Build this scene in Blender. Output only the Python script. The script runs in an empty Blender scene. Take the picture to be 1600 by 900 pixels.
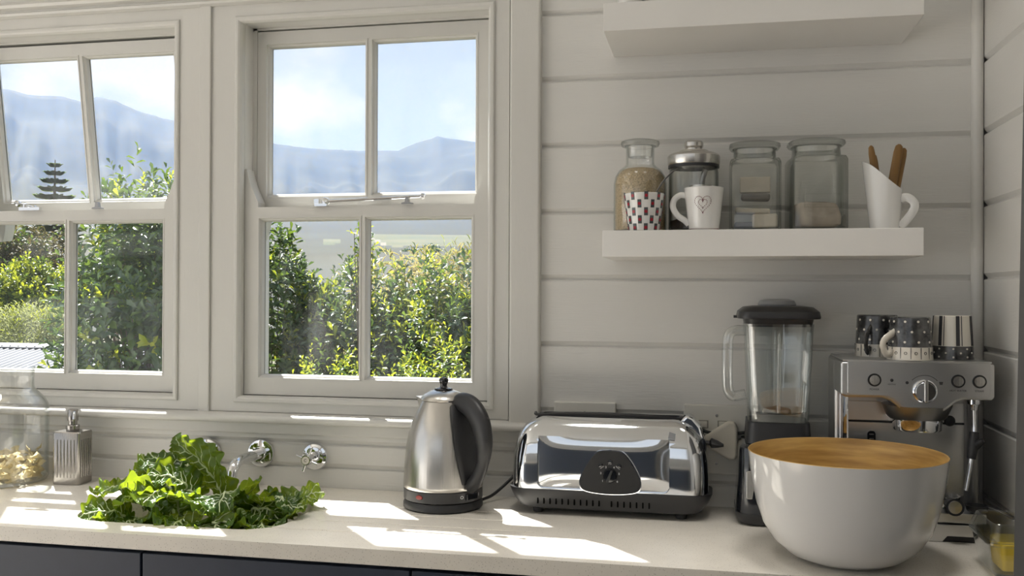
import bpy, bmesh, math, random
import numpy as np
from mathutils import Vector, Matrix, noise
PI = math.pi
sc = bpy.context.scene
COL = sc.collection

# ------------------------------------------------------------------ camera, sky, sun, exposure
# world: z = 0 is the worktop's surface, y = 0 the inner face of the boarded window wall, camera at x = 0
cam_d = bpy.data.cameras.new('camera'); cam = bpy.data.objects.new('camera', cam_d); COL.objects.link(cam)
cam_d.sensor_width = 36.0; cam_d.lens = 1485.76 / 1600 * 36.0; cam_d.clip_start = 0.02; cam_d.clip_end = 6000
_y, _p, _r = math.radians(11.7883), math.radians(0.297), math.radians(0.2348)
_f = Vector((-math.sin(_y) * math.cos(_p), math.cos(_y) * math.cos(_p), math.sin(_p)))
_rt = Vector((math.cos(_y), math.sin(_y), 0)); _up = _rt.cross(_f)
_R = _rt * math.cos(_r) + _up * math.sin(_r); _U = -_rt * math.sin(_r) + _up * math.cos(_r)
cam.matrix_world = Matrix(((_R.x, _U.x, -_f.x, 0), (_R.y, _U.y, -_f.y, -2.2), (_R.z, _U.z, -_f.z, 0.481), (0, 0, 0, 1)))
sc.camera = cam

vs = sc.view_settings
vs.view_transform = 'Standard'; vs.look = 'None'; vs.gamma = 1.0; vs.use_curve_mapping = False
vs.exposure = 0.5
sc.cycles.use_denoising = True
sc.cycles.max_bounces = 12; sc.cycles.diffuse_bounces = 6; sc.cycles.glossy_bounces = 6
sc.cycles.transmission_bounces = 8; sc.cycles.transparent_max_bounces = 32; sc.cycles.volume_bounces = 0
sc.cycles.caustics_reflective = False; sc.cycles.caustics_refractive = False
sc.cycles.sample_clamp_indirect = 8.0

SKY_STRENGTH = 0.74
SUN_STRENGTH = 13.0
w = bpy.data.worlds.new('sky'); sc.world = w; w.use_nodes = True
nt = w.node_tree; nt.nodes.clear()
def N(t, kind, **kw):
    n = t.nodes.new(kind)
    for k, v in kw.items():
        if k in n.inputs: n.inputs[k].default_value = v
        else: setattr(n, k, v)
    return n
def ramp(t, stops, fac=None):
    n = t.nodes.new('ShaderNodeValToRGB'); e = n.color_ramp.elements
    while len(e) < len(stops): e.new(0.5)
    for i, (p, c) in enumerate(stops):
        e[i].position = p; e[i].color = tuple(c) + (1,) if len(c) == 3 else c
    if fac is not None: t.links.new(fac, n.inputs[0])
    return n
tc = N(nt, 'ShaderNodeTexCoord'); mp = N(nt, 'ShaderNodeMapping')
mp.inputs['Scale'].default_value = (1, 1, 1.9); mp.inputs['Location'].default_value = (2.9145, 1.3576, 5.8584)
nt.links.new(tc.outputs['Generated'], mp.inputs['Vector'])
nz = N(nt, 'ShaderNodeTexNoise', Scale=3.6, Detail=7.0, Roughness=0.52)
nt.links.new(mp.outputs['Vector'], nz.inputs['Vector'])
cl = ramp(nt, [(0.50, (0, 0, 0)), (0.58, (1, 1, 1))], nz.outputs['Fac'])
sx = N(nt, 'ShaderNodeSeparateXYZ'); nt.links.new(tc.outputs['Generated'], sx.inputs[0])
grad = ramp(nt, [(0.0, (0.84, 0.88, 0.92)), (0.25, (0.72, 0.78, 0.85)), (0.9, (0.34, 0.54, 0.88))], sx.outputs['Z'])
mx = N(nt, 'ShaderNodeMixRGB'); mx.inputs['Color2'].default_value = (1.02, 1.0, 0.98, 1)
nt.links.new(cl.outputs[0], mx.inputs['Fac']); nt.links.new(grad.outputs[0], mx.inputs['Color1'])
bg = N(nt, 'ShaderNodeBackground', Strength=SKY_STRENGTH); out = N(nt, 'ShaderNodeOutputWorld')
nt.links.new(mx.outputs[0], bg.inputs[0]); nt.links.new(bg.outputs[0], out.inputs[0])

sun_d = bpy.data.lights.new('sun', 'SUN'); sun = bpy.data.objects.new('sun', sun_d); COL.objects.link(sun)
sun_d.energy = SUN_STRENGTH; sun_d.angle = math.radians(0.6); sun_d.color = (1.0, 0.965, 0.91)
sun.rotation_euler = Vector((0.65, -0.76, -1.42)).to_track_quat('-Z', 'Y').to_euler(); sun.location = (-3, 4, 8)

# daylight portals of the openings added beside and behind the camera (sampling aids only)
def portal(loc, rot, sx_, sy_):
    d = bpy.data.lights.new('portal', 'AREA'); d.shape = 'RECTANGLE'; d.size = sx_; d.size_y = sy_
    d.cycles.is_portal = True
    o = bpy.data.objects.new('portal', d); COL.objects.link(o); o.location = loc; o.rotation_euler = rot

# ------------------------------------------------------------------ materials
MATS = {}
def pmat(name, color, rough=0.5, metal=0.0, var=0.0, vscale=8.0, bump=0.0, bscale=60.0, stretch=(1, 1, 1), spec=0.5, coat=0.0, trans=0.0, dark=None):
    m = bpy.data.materials.new(name); m.use_nodes = True; t = m.node_tree; b = t.nodes['Principled BSDF']
    b.inputs['Base Color'].default_value = (*color, 1); b.inputs['Roughness'].default_value = rough
    b.inputs['Metallic'].default_value = metal; b.inputs['Specular IOR Level'].default_value = spec
    if coat: b.inputs['Coat Weight'].default_value = coat; b.inputs['Coat Roughness'].default_value = 0.04
    co = N(t, 'ShaderNodeTexCoord'); mpn = N(t, 'ShaderNodeMapping'); mpn.inputs['Scale'].default_value = stretch
    t.links.new(co.outputs['Object'], mpn.inputs['Vector'])
    if var:
        n = N(t, 'ShaderNodeTexNoise', Scale=vscale, Detail=5.0); t.links.new(mpn.outputs[0], n.inputs['Vector'])
        d = dark or tuple(c * (1 - var) for c in color)
        r = ramp(t, [(0.32, d), (0.68, color)], n.outputs['Fac']); t.links.new(r.outputs[0], b.inputs['Base Color'])
    if bump:
        n2 = N(t, 'ShaderNodeTexNoise', Scale=bscale, Detail=3.0); t.links.new(mpn.outputs[0], n2.inputs['Vector'])
        bp = N(t, 'ShaderNodeBump', Strength=bump, Distance=0.002); t.links.new(n2.outputs['Fac'], bp.inputs['Height'])
        t.links.new(bp.outputs[0], b.inputs['Normal'])
    MATS[name] = m; return m
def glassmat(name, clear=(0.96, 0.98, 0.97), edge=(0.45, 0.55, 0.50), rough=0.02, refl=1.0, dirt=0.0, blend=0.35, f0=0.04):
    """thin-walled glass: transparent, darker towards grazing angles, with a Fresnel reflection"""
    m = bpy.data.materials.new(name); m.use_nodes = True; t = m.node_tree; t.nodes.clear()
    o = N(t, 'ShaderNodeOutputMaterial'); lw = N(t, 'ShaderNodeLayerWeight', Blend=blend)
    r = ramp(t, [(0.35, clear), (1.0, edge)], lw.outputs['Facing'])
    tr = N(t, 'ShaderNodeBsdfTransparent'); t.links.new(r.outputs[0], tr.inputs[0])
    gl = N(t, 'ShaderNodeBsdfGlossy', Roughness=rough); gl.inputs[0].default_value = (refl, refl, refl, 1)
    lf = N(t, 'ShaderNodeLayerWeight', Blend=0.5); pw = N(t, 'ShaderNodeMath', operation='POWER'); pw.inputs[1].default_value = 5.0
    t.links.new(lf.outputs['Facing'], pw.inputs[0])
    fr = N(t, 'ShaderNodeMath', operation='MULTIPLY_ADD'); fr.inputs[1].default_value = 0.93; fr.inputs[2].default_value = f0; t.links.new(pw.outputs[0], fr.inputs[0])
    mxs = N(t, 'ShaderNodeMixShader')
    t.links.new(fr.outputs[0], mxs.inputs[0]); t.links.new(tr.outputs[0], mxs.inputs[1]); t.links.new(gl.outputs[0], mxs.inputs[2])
    last = mxs
    if dirt:
        co = N(t, 'ShaderNodeTexCoord'); mpn = N(t, 'ShaderNodeMapping'); mpn.inputs['Scale'].default_value = (1, 1, 0.35)
        t.links.new(co.outputs['Object'], mpn.inputs['Vector'])
        n1 = N(t, 'ShaderNodeTexNoise', Scale=9.0, Detail=8.0, Roughness=0.75); t.links.new(mpn.outputs[0], n1.inputs['Vector'])
        v = N(t, 'ShaderNodeTexVoronoi', Scale=150.0); t.links.new(co.outputs['Object'], v.inputs['Vector'])
        rv = ramp(t, [(0.0, (1, 1, 1)), (0.16, (0, 0, 0))], v.outputs['Distance'])
        rn = ramp(t, [(0.42, (0, 0, 0)), (0.8, (1, 1, 1))], n1.outputs['Fac'])
        mu = N(t, 'ShaderNodeMath', operation='MULTIPLY_ADD'); t.links.new(rv.outputs[0], mu.inputs[0]); t.links.new(rn.outputs[0], mu.inputs[1])
        sc2 = N(t, 'ShaderNodeMath', operation='MULTIPLY'); sc2.inputs[1].default_value = 0.25; t.links.new(rn.outputs[0], sc2.inputs[0]); t.links.new(sc2.outputs[0], mu.inputs[2])
        sc3 = N(t, 'ShaderNodeMath', operation='MULTIPLY'); sc3.inputs[1].default_value = dirt; t.links.new(mu.outputs[0], sc3.inputs[0])
        tl = N(t, 'ShaderNodeBsdfTranslucent'); tl.inputs[0].default_value = (0.9, 0.92, 0.95, 1)
        m2 = N(t, 'ShaderNodeMixShader'); t.links.new(sc3.outputs[0], m2.inputs[0]); t.links.new(mxs.outputs[0], m2.inputs[1]); t.links.new(tl.outputs[0], m2.inputs[2]); last = m2
    t.links.new(last.outputs[0], o.inputs[0]); MATS[name] = m; return m
def leafmat(name, cols, rough=0.35, transl=0.45, tcol=(0.35, 0.5, 0.04)):
    m = bpy.data.materials.new(name); m.use_nodes = True; t = m.node_tree; b = t.nodes['Principled BSDF']; o = t.nodes['Material Output']
    g = N(t, 'ShaderNodeNewGeometry'); oi = N(t, 'ShaderNodeObjectInfo'); ad = N(t, 'ShaderNodeMath', operation='ADD')
    fr = N(t, 'ShaderNodeMath', operation='FRACT')
    t.links.new(g.outputs['Random Per Island'], ad.inputs[0]); t.links.new(oi.outputs['Random'], ad.inputs[1]); t.links.new(ad.outputs[0], fr.inputs[0])
    r = ramp(t, [(i / (len(cols) - 1), c) for i, c in enumerate(cols)], fr.outputs[0])
    t.links.new(r.outputs[0], b.inputs['Base Color']); b.inputs['Roughness'].default_value = rough
    tl = N(t, 'ShaderNodeBsdfTranslucent'); mx_ = N(t, 'ShaderNodeMixShader'); mx_.inputs[0].default_value = transl
    mc = N(t, 'ShaderNodeMixRGB'); mc.inputs[0].default_value = 0.55; mc.inputs[2].default_value = (*tcol, 1)
    t.links.new(r.outputs[0], mc.inputs[1]); t.links.new(mc.outputs[0], tl.inputs[0])
    t.links.new(b.outputs[0], mx_.inputs[1]); t.links.new(tl.outputs[0], mx_.inputs[2]); t.links.new(mx_.outputs[0], o.inputs[0])
    MATS[name] = m; return m

PAINT = pmat('wall_paint', (0.71, 0.70, 0.675), 0.42, var=0.05, vscale=3, bump=0.25, bscale=90, stretch=(0.25, 1, 3))
FRAME = pmat('frame_paint', (0.645, 0.635, 0.605), 0.36, var=0.04, vscale=4, bump=0.18, bscale=70, stretch=(2, 1, 0.4))
SHELFP = pmat('shelf_paint', (0.80, 0.785, 0.76), 0.4, var=0.03, vscale=5, bump=0.1, bscale=120)
CEIL = pmat('ceiling_paint', (0.8, 0.79, 0.76), 0.7)
FLOORM = pmat('floor_boards', (0.58, 0.51, 0.43), 0.45, var=0.3, vscale=6, stretch=(0.3, 3, 1))
ISLAND = pmat('reflection_dark', (0.09, 0.11, 0.15), 0.4)
NAVY = pmat('navy_lacquer', (0.026, 0.036, 0.062), 0.42, var=0.08, vscale=30, bump=0.05, bscale=250)
NAVYD = pmat('navy_shadow_gap', (0.02, 0.024, 0.035), 0.5)
STONE = pmat('stone_worktop', (0.77, 0.73, 0.66), 0.28, var=0.08, vscale=14, bump=0.06, bscale=160)
def _speckle(m):
    t = m.node_tree; b = t.nodes['Principled BSDF']; src = b.inputs['Base Color'].links[0].from_socket
    co = N(t, 'ShaderNodeTexCoord'); v = N(t, 'ShaderNodeTexVoronoi', Scale=210.0); t.links.new(co.outputs['Object'], v.inputs['Vector'])
    r = ramp(t, [(0.10, (0.30, 0.27, 0.22)), (0.24, (1, 1, 1))], v.outputs['Distance'])
    mm = N(t, 'ShaderNodeMixRGB', blend_type='MULTIPLY'); mm.inputs[0].default_value = 0.55
    t.links.new(src, mm.inputs[1]); t.links.new(r.outputs[0], mm.inputs[2]); t.links.new(mm.outputs[0], b.inputs['Base Color'])
_speckle(STONE)
CHROME = pmat('chrome', (0.80, 0.81, 0.83), 0.045, 1.0)
CHROMET = pmat('toaster_chrome', (0.74, 0.755, 0.78), 0.07, 1.0, bump=0.04, bscale=9)
STEEL = pmat('brushed_steel', (0.62, 0.60, 0.57), 0.27, 1.0, var=0.12, vscale=3, bump=0.12, bscale=220, stretch=(1, 1, 0.03))
STEELH = pmat('machine_steel', (0.68, 0.675, 0.67), 0.30, 1.0, var=0.06, vscale=4, bump=0.1, bscale=260, stretch=(0.04, 1, 1))
DSTEEL = pmat('dark_steel', (0.30, 0.295, 0.29), 0.33, 1.0)
SLOTM = pmat('slot_shadow_black', (0.003, 0.003, 0.003), 0.9, spec=0.0)
PLASTD = pmat('switch_gap_shade', (0.30, 0.29, 0.26), 0.5)  # bezel darkened to outline the rockers; the gap's shade is in the colour
BLACKP = pmat('black_plastic', (0.022, 0.022, 0.024), 0.42)
BLACKG = pmat('black_gloss', (0.010, 0.011, 0.014), 0.10, coat=0.6)
GREYP = pmat('grey_plastic', (0.030, 0.030, 0.032), 0.36)
CHARC = pmat('charcoal_panel', (0.088, 0.088, 0.088), 0.6)
RED = pmat('red_lens', (0.26, 0.05, 0.045), 0.25)
SOAPST = pmat('soap_steel', (0.42, 0.40, 0.38), 0.24, 1.0, var=0.2, vscale=6, bump=0.1, bscale=200, stretch=(1, 1, 0.05))
WHITEC = pmat('white_glaze', (0.80, 0.79, 0.77), 0.10, coat=0.5)
CREAMC = pmat('cream_glaze', (0.74, 0.70, 0.62), 0.14, coat=0.4)
LACQ = pmat('white_lacquer', (0.74, 0.735, 0.73), 0.09, coat=0.7)
BAMBOO = pmat('bamboo', (0.62, 0.40, 0.13), 0.35, var=0.45, vscale=10, stretch=(1, 1, 9), dark=(0.36, 0.21, 0.06))
WOOD = pmat('brown_wood', (0.30, 0.16, 0.045), 0.5, var=0.4, vscale=14, stretch=(3, 3, 0.4))
GRAIN = pmat('grain', (0.66, 0.50, 0.29), 0.8, var=0.55, vscale=420, bump=0.5, bscale=420)
BUTTER = pmat('butter', (0.86, 0.62, 0.06), 0.45, var=0.12, vscale=20)
PLASTW = pmat('switch_plastic', (0.66, 0.645, 0.60), 0.35)
PLUGM = pmat('plug_plastic', (0.70, 0.66, 0.58), 0.4)
SACHET = pmat('paper_sachet', (0.62, 0.56, 0.47), 0.6, var=0.2, vscale=25)
DARKTEA = pmat('tea_block', (0.10, 0.085, 0.075), 0.55, var=0.4, vscale=40)
CLAY = pmat('greyed_powder', (0.48, 0.41, 0.34), 0.8, var=0.45, vscale=22)
COFFEE = pmat('coffee', (0.05, 0.03, 0.02), 0.8, var=0.4, vscale=200)
INK = pmat('dark_print', (0.035, 0.035, 0.04), 0.6)
INKW = pmat('white_print', (0.75, 0.75, 0.75), 0.6)
CRIMSON = pmat('crimson_print', (0.36, 0.015, 0.03), 0.3)
MAROON = pmat('maroon_dots', (0.13, 0.02, 0.03), 0.3)
CHARPR = pmat('charcoal_print', (0.075, 0.085, 0.09), 0.3)
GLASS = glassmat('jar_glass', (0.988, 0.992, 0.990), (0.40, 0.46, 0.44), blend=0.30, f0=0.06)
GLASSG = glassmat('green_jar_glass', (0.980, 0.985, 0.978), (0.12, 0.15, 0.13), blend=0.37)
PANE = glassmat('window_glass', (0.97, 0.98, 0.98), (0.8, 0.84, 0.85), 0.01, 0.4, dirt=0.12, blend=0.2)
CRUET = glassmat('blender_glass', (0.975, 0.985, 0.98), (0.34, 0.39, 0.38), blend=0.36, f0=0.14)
ROOFM = pmat('roof_sheet', (0.17, 0.175, 0.19), 0.5, 0.0)
BARK = pmat('bark', (0.13, 0.09, 0.06), 0.8, var=0.3, vscale=20)
LEAF_DK = leafmat('leaf_dark', [(0.032, 0.062, 0.032), (0.055, 0.095, 0.045), (0.075, 0.125, 0.055), (0.045, 0.082, 0.048)], 0.27, 0.28, (0.16, 0.26, 0.03))
LEAF_MD = leafmat('leaf_mid', [(0.045, 0.085, 0.024), (0.075, 0.13, 0.03), (0.10, 0.16, 0.03)], 0.27, 0.35, (0.25, 0.36, 0.03))
LEAF_YG = leafmat('leaf_young', [(0.20, 0.26, 0.02), (0.30, 0.36, 0.03), (0.36, 0.38, 0.03)], 0.4, 0.5, (0.50, 0.52, 0.03))
LEAF_OL = leafmat('leaf_olive', [(0.10, 0.095, 0.035), (0.16, 0.13, 0.06), (0.09, 0.11, 0.04)], 0.6, 0.3, (0.25, 0.2, 0.05))
LEAF_PL = leafmat('leaf_pale', [(0.26, 0.29, 0.15), (0.36, 0.38, 0.20), (0.30, 0.34, 0.10)], 0.6, 0.35, (0.4, 0.42, 0.15))
LEAF_ST = leafmat('leaf_straw', [(0.36, 0.30, 0.12), (0.45, 0.38, 0.17), (0.34, 0.33, 0.10)], 0.6, 0.4, (0.5, 0.42, 0.12))
LEAF_PN = leafmat('leaf_pine', [(0.10, 0.14, 0.07), (0.14, 0.18, 0.09)], 0.6, 0.6, (0.22, 0.30, 0.1))
PASTA = leafmat('pasta', [(0.93, 0.84, 0.58), (0.95, 0.88, 0.66), (0.97, 0.91, 0.72)], 0.7, 0.55, (0.98, 0.93, 0.72))
CHARD = leafmat('chard_green', [(0.035, 0.090, 0.014), (0.050, 0.115, 0.020), (0.075, 0.15, 0.025)], 0.30, 0.45, (0.55, 0.66, 0.02))
RIB = pmat('chard_rib', (0.52, 0.58, 0.34), 0.4)

# ------------------------------------------------------------------ mesh helpers
class B:
    def __init__(s): s.bm = bmesh.new()
    def face(s, vs_, mi=0):
        try:
            f = s.bm.faces.new(vs_); f.material_index = mi; return f
        except ValueError: return None
    def box(s, x0, x1, y0, y1, z0, z1, mi=0, taper=None):
        t = taper or 0
        v = [s.bm.verts.new(p) for p in ((x0, y0, z0), (x1, y0, z0), (x1, y1, z0), (x0, y1, z0), (x0 + t, y0 + t, z1), (x1 - t, y0 + t, z1), (x1 - t, y1 - t, z1), (x0 + t, y1 - t, z1))]
        for q in ((3, 2, 1, 0), (4, 5, 6, 7), (0, 1, 5, 4), (1, 2, 6, 5), (2, 3, 7, 6), (3, 0, 4, 7)): s.face([v[i] for i in q], mi)
        return s
    def rings(s, rs, mi=0, cap0=True, cap1=True, loop=False):
        R = [[s.bm.verts.new(p) for p in r] for r in rs]; n = len(R[0])
        for a, b in zip(R, R[1:]):
            for i in range(n): s.face((a[i], a[(i + 1) % n], b[(i + 1) % n], b[i]), mi)
        if loop:
            a, b = R[-1], R[0]
            for i in range(n): s.face((a[i], a[(i + 1) % n], b[(i + 1) % n], b[i]), mi)
        else:
            if cap0: s.face(R[0][::-1], mi)
            if cap1: s.face(R[-1], mi)
        return s
    def lathe(s, prof, seg=40, c=(0, 0, 0), ax=None, mi=0, cap0=True, cap1=True, loop=False):
        """prof: (radius, height) pairs, turned about the axis ax through c"""
        M = Vector((0, 0, 1)).rotation_difference(Vector(ax)).to_matrix() if ax else Matrix.Identity(3); c = Vector(c)
        rs = []
        for r, h in prof:
            rs.append([c + M @ Vector((max(r, 1e-5) * math.cos(2 * PI * i / seg), max(r, 1e-5) * math.sin(2 * PI * i / seg), h)) for i in range(seg)])
        return s.rings(rs, mi, cap0, cap1, loop)
    def tube(s, pts, r, seg=10, mi=0, flat=None, up=None):
        """flat = (a, b): scale of the section along side and up"""
        pts = [Vector(p) for p in pts]; n = len(pts); rr = r if isinstance(r, (list, tuple)) else [r] * n
        rs = []; prev = None
        for i, p in enumerate(pts):
            d = (pts[min(i + 1, n - 1)] - pts[max(i - 1, 0)]).normalized()
            u = Vector(up) if up else (prev if prev else (Vector((0, 0, 1)) if abs(d.z) < 0.9 else Vector((0, 1, 0))))
            a = d.cross(u).normalized(); b = a.cross(d).normalized(); prev = b
            fa, fb = flat or (1, 1)
            rs.append([p + (a * math.cos(2 * PI * k / seg) * fa + b * math.sin(2 * PI * k / seg) * fb) * rr[i] for k in range(seg)])
        return s.rings(rs, mi)
    def prism(s, poly, a, b, plane='xz', mi=0):
        f = {'xz': lambda p, t: (p[0], t, p[1]), 'xy': lambda p, t: (p[0], p[1], t), 'yz': lambda p, t: (t, p[0], p[1])}[plane]
        return s.rings([[f(p, a) for p in poly], [f(p, b) for p in poly]], mi)
    def strips(s, poly, holes_frames): pass
    def obj(s, name, mat, parent=None, smooth=None, bevel=0, seg=2, loc=None, rot=None):
        bmesh.ops.recalc_face_normals(s.bm, faces=s.bm.faces)
        me = bpy.data.meshes.new(name); s.bm.to_mesh(me); s.bm.free()
        return mobj(name, me, mat, parent, smooth, bevel, seg, loc, rot)
def mobj(name, me, mat, parent=None, smooth=None, bevel=0, seg=2, loc=None, rot=None):
    for m in (mat if isinstance(mat, (list, tuple)) else [mat]): me.materials.append(m)
    if smooth:
        me.polygons.foreach_set('use_smooth', [True] * len(me.polygons)); me.set_sharp_from_angle(angle=math.radians(smooth))
    o = bpy.data.objects.new(name, me); COL.objects.link(o)
    if parent: o.parent = parent
    if loc: o.location = loc
    if rot: o.rotation_euler = rot
    if bevel:
        md = o.modifiers.new('bevel', 'BEVEL'); md.width = bevel; md.segments = seg; md.limit_method = 'ANGLE'; md.angle_limit = math.radians(40)
    return o
def thing(name, label, cat, loc=(0, 0, 0), rotz=0, group=None, kind=None):
    o = bpy.data.objects.new(name, None); COL.objects.link(o); o.location = loc; o.rotation_euler = (0, 0, rotz); o.empty_display_size = 0.05
    return tag(o, label, cat, group, kind)
def tag(o, label=None, cat=None, group=None, kind=None):
    if label: o['label'] = label
    if cat: o['category'] = cat
    if group: o['group'] = group
    if kind: o['kind'] = kind
    return o
def struct(o, label=None): o['kind'] = 'structure'; return tag(o, label)
def rrect(x0, x1, y0, y1, r, n=6):
    pts = []
    for cx, cy, a0 in ((x1 - r, y1 - r, 0), (x0 + r, y1 - r, PI / 2), (x0 + r, y0 + r, PI), (x1 - r, y0 + r, 1.5 * PI)):
        for i in range(n + 1):
            a = a0 + PI / 2 * i / n; pts.append((cx + r * math.cos(a), cy + r * math.sin(a)))
    return pts
def boolean(o, cutters):
    for c in cutters:
        md = o.modifiers.new('cut', 'BOOLEAN'); md.operation = 'DIFFERENCE'; md.solver = 'EXACT'; md.object = c
    dg = bpy.context.evaluated_depsgraph_get(); me = bpy.data.meshes.new_from_object(o.evaluated_get(dg))
    o.modifiers.clear(); old = o.data; o.data = me; bpy.data.meshes.remove(old)
    for c in cutters:
        m = c.data; bpy.data.objects.remove(c); bpy.data.meshes.remove(m)
def text(body, size, mat, parent, loc, rot, name='lettering', depth=0.0002):
    cu = bpy.data.curves.new(name, 'FONT'); cu.body = body; cu.size = size; cu.align_x = 'CENTER'; cu.align_y = 'CENTER'; cu.extrude = depth
    tmp = bpy.data.objects.new('tmp', cu); COL.objects.link(tmp)
    me = bpy.data.meshes.new_from_object(tmp.evaluated_get(bpy.context.evaluated_depsgraph_get()))
    bpy.data.objects.remove(tmp); bpy.data.curves.remove(cu); me.materials.clear()
    return mobj(name, me, mat, parent, None, 0, 2, loc, rot)
def arc(c, r, a0, a1, n): return [(c[0] + r * math.cos(a0 + (a1 - a0) * i / n), c[1] + r * math.sin(a0 + (a1 - a0) * i / n)) for i in range(n + 1)]
def spline(pts, n=8):
    """Catmull-Rom through pts"""
    P = [Vector(p) for p in pts]; P = [P[0] * 2 - P[1]] + P + [P[-1] * 2 - P[-2]]; o = []
    for i in range(1, len(P) - 2):
        for k in range(n):
            t = k / n; a, b, c, d = P[i - 1:i + 3]
            o.append(0.5 * ((2 * b) + (c - a) * t + (2 * a - 5 * b + 4 * c - d) * t * t + (3 * b - a - 3 * c + d) * t ** 3))
    return o + [P[-2]]

# ------------------------------------------------------------------ the room
XR, YB, XL, YREAR, ZF, ZC = 0.572, 0.02, -3.3, -4.4, -0.9, 1.72
W1 = (-1.982, -1.344); W2 = (-1.157, -0.519); WZ = (0.218, 1.160)          # the two window openings
struct(B().box(XL - 0.1, XR + 0.1, YREAR - 0.1, 0.14, ZF - 0.08, ZF).obj('floor', FLOORM))
struct(B().box(XL - 0.1, XR + 0.1, YREAR - 0.1, 0.14, ZC, ZC + 0.08).obj('ceiling', CEIL))
b = B()
for x0, x1, z0, z1 in ((XL, W1[0], ZF, ZC), (W1[1], W2[0], WZ[0], WZ[1]), (W2[1], XR + 0.1, ZF, ZC), (W1[0], W2[1], ZF, WZ[0]), (W1[0], W2[1], WZ[1], ZC)):
    b.box(x0, x1, YB, 0.14, z0, z1)
wall_back = struct(b.obj('wall_back', PAINT))
GROOVES = [1.1318 - 0.15504 * i for i in range(-4, 13)]
def board_poly(z0, z1, s=1): return [(0.0, z0 + 0.0125), (0.0085, z0 + 0.0035), (0.0085, z0), (0.02, z0), (0.02, z1), (0.003, z1), (0.0, z1 - 0.003)]
def boards(parent, x0, x1, zs):
    for z1, z0 in zip(zs, zs[1:]):
        B().prism(board_poly(z0, z1), x0, x1, 'yz').obj('board', PAINT, parent)
boards(wall_back, -0.392, XR - 0.004, [z for z in GROOVES if -0.25 < z < 1.5])
boards(wall_back, XL, -0.392, [0.1045, 0.047, -0.108])                      # splashback boards under the windows
boards(wall_back, XL, -0.392, [0.150, 0.1045])
wall_right = struct(B().box(XR + 0.02, XR + 0.1, YREAR, YB, ZF, ZC).obj('wall_right', PAINT))
zs = [z for z in GROOVES if -0.25 < z < 1.75]
for z1, z0 in zip(zs, zs[1:]):
    z0 += 0.003; z1 += 0.003
    B().prism([(XR + y, z) for y, z in board_poly(z0, z1)], -2.6, 0.0, 'xz').obj('board', PAINT, wall_right)
# unseen left and rear walls, with wide openings added to let daylight in
b = B(); b.box(XL - 0.1, XL, YREAR, 0.14, ZF, -0.88); b.box(XL - 0.1, XL, YREAR, 0.14, 1.5, ZC); b.box(XL - 0.1, XL, -0.55, 0.14, -0.88, 1.5); b.box(XL - 0.1, XL, YREAR, -4.0, -0.88, 1.5)
struct(b.obj('wall_left', PAINT))
b = B(); b.box(XL, XR, YREAR - 0.1, YREAR, ZF, 0.5); b.box(XL, XR, YREAR - 0.1, YREAR, 1.5, ZC); b.box(XL, -3.0, YREAR - 0.1, YREAR, 0.5, 1.5); b.box(0.25, XR, YREAR - 0.1, YREAR, 0.5, 1.5)
struct(b.obj('wall_rear', PAINT))
portal((XL - 0.05, -2.275, 0.31), (0, -PI / 2, 0), 2.38, 3.45)
struct(B().box(-14, XL - 0.1, -11, 0.16, -1.35, -0.95).obj('bounce_terrace', pmat('bounce_paving', (0.60, 0.58, 0.54), 0.8, var=0.2, vscale=2)))  # unseen pale ground, added to bounce sunlight in through the left opening
portal((-1.375, YREAR - 0.05, 1.0), (PI / 2, 0, 0), 3.25, 1.0)

def mitre(b, x0, x1, z0, z1, prof, mi=0):
    rs = [[(x0 + d, y, z0 + d) for d, y in prof], [(x1 - d, y, z0 + d) for d, y in prof], [(x1 - d, y, z1 - d) for d, y in prof], [(x0 + d, y, z1 - d) for d, y in prof]]
    return b.rings(rs, mi, loop=True)

# unseen ceiling downlights, added to brighten the worktop from above
FILL_W = 24.0
FILLGLOW = bpy.data.materials.new('fill_lens'); FILLGLOW.use_nodes = True
_b = FILLGLOW.node_tree.nodes['Principled BSDF']; _b.inputs['Emission Color'].default_value = (1, 0.97, 0.92, 1); _b.inputs['Emission Strength'].default_value = 1.5
for lx, lab in ((-1.75, 'added round ceiling downlight above the glass jar'), (-1.05, 'added round ceiling downlight above the sink'), (-0.40, 'added round ceiling downlight above the kettle and toaster'), (0.22, 'added round ceiling downlight above the white bowl')):
    t = thing('fill_downlight', lab, 'lamp', (lx, -0.58, ZC))
    B().lathe([(.120, -.0005), (.136, -.0005), (.136, -.004), (.129, -.007), (.120, -.004)], 40, loop=True).obj('trim_ring', CHROME, t, smooth=40)
    B().lathe([(.001, -.0008), (.1195, -.0008), (.1195, -.0030), (.001, -.0032)], 40).obj('lens', FILLGLOW, t, smooth=40)
    d = bpy.data.lights.new('fill_light', 'SPOT'); d.energy = FILL_W; d.color = (1, 0.96, 0.90); d.shadow_soft_size = 0.16; d.spot_size = math.radians(52); d.spot_blend = 0.9
    o = bpy.data.objects.new('fill_light', d); COL.objects.link(o); o.parent = t; o.location = (0, 0, -.17)

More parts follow.
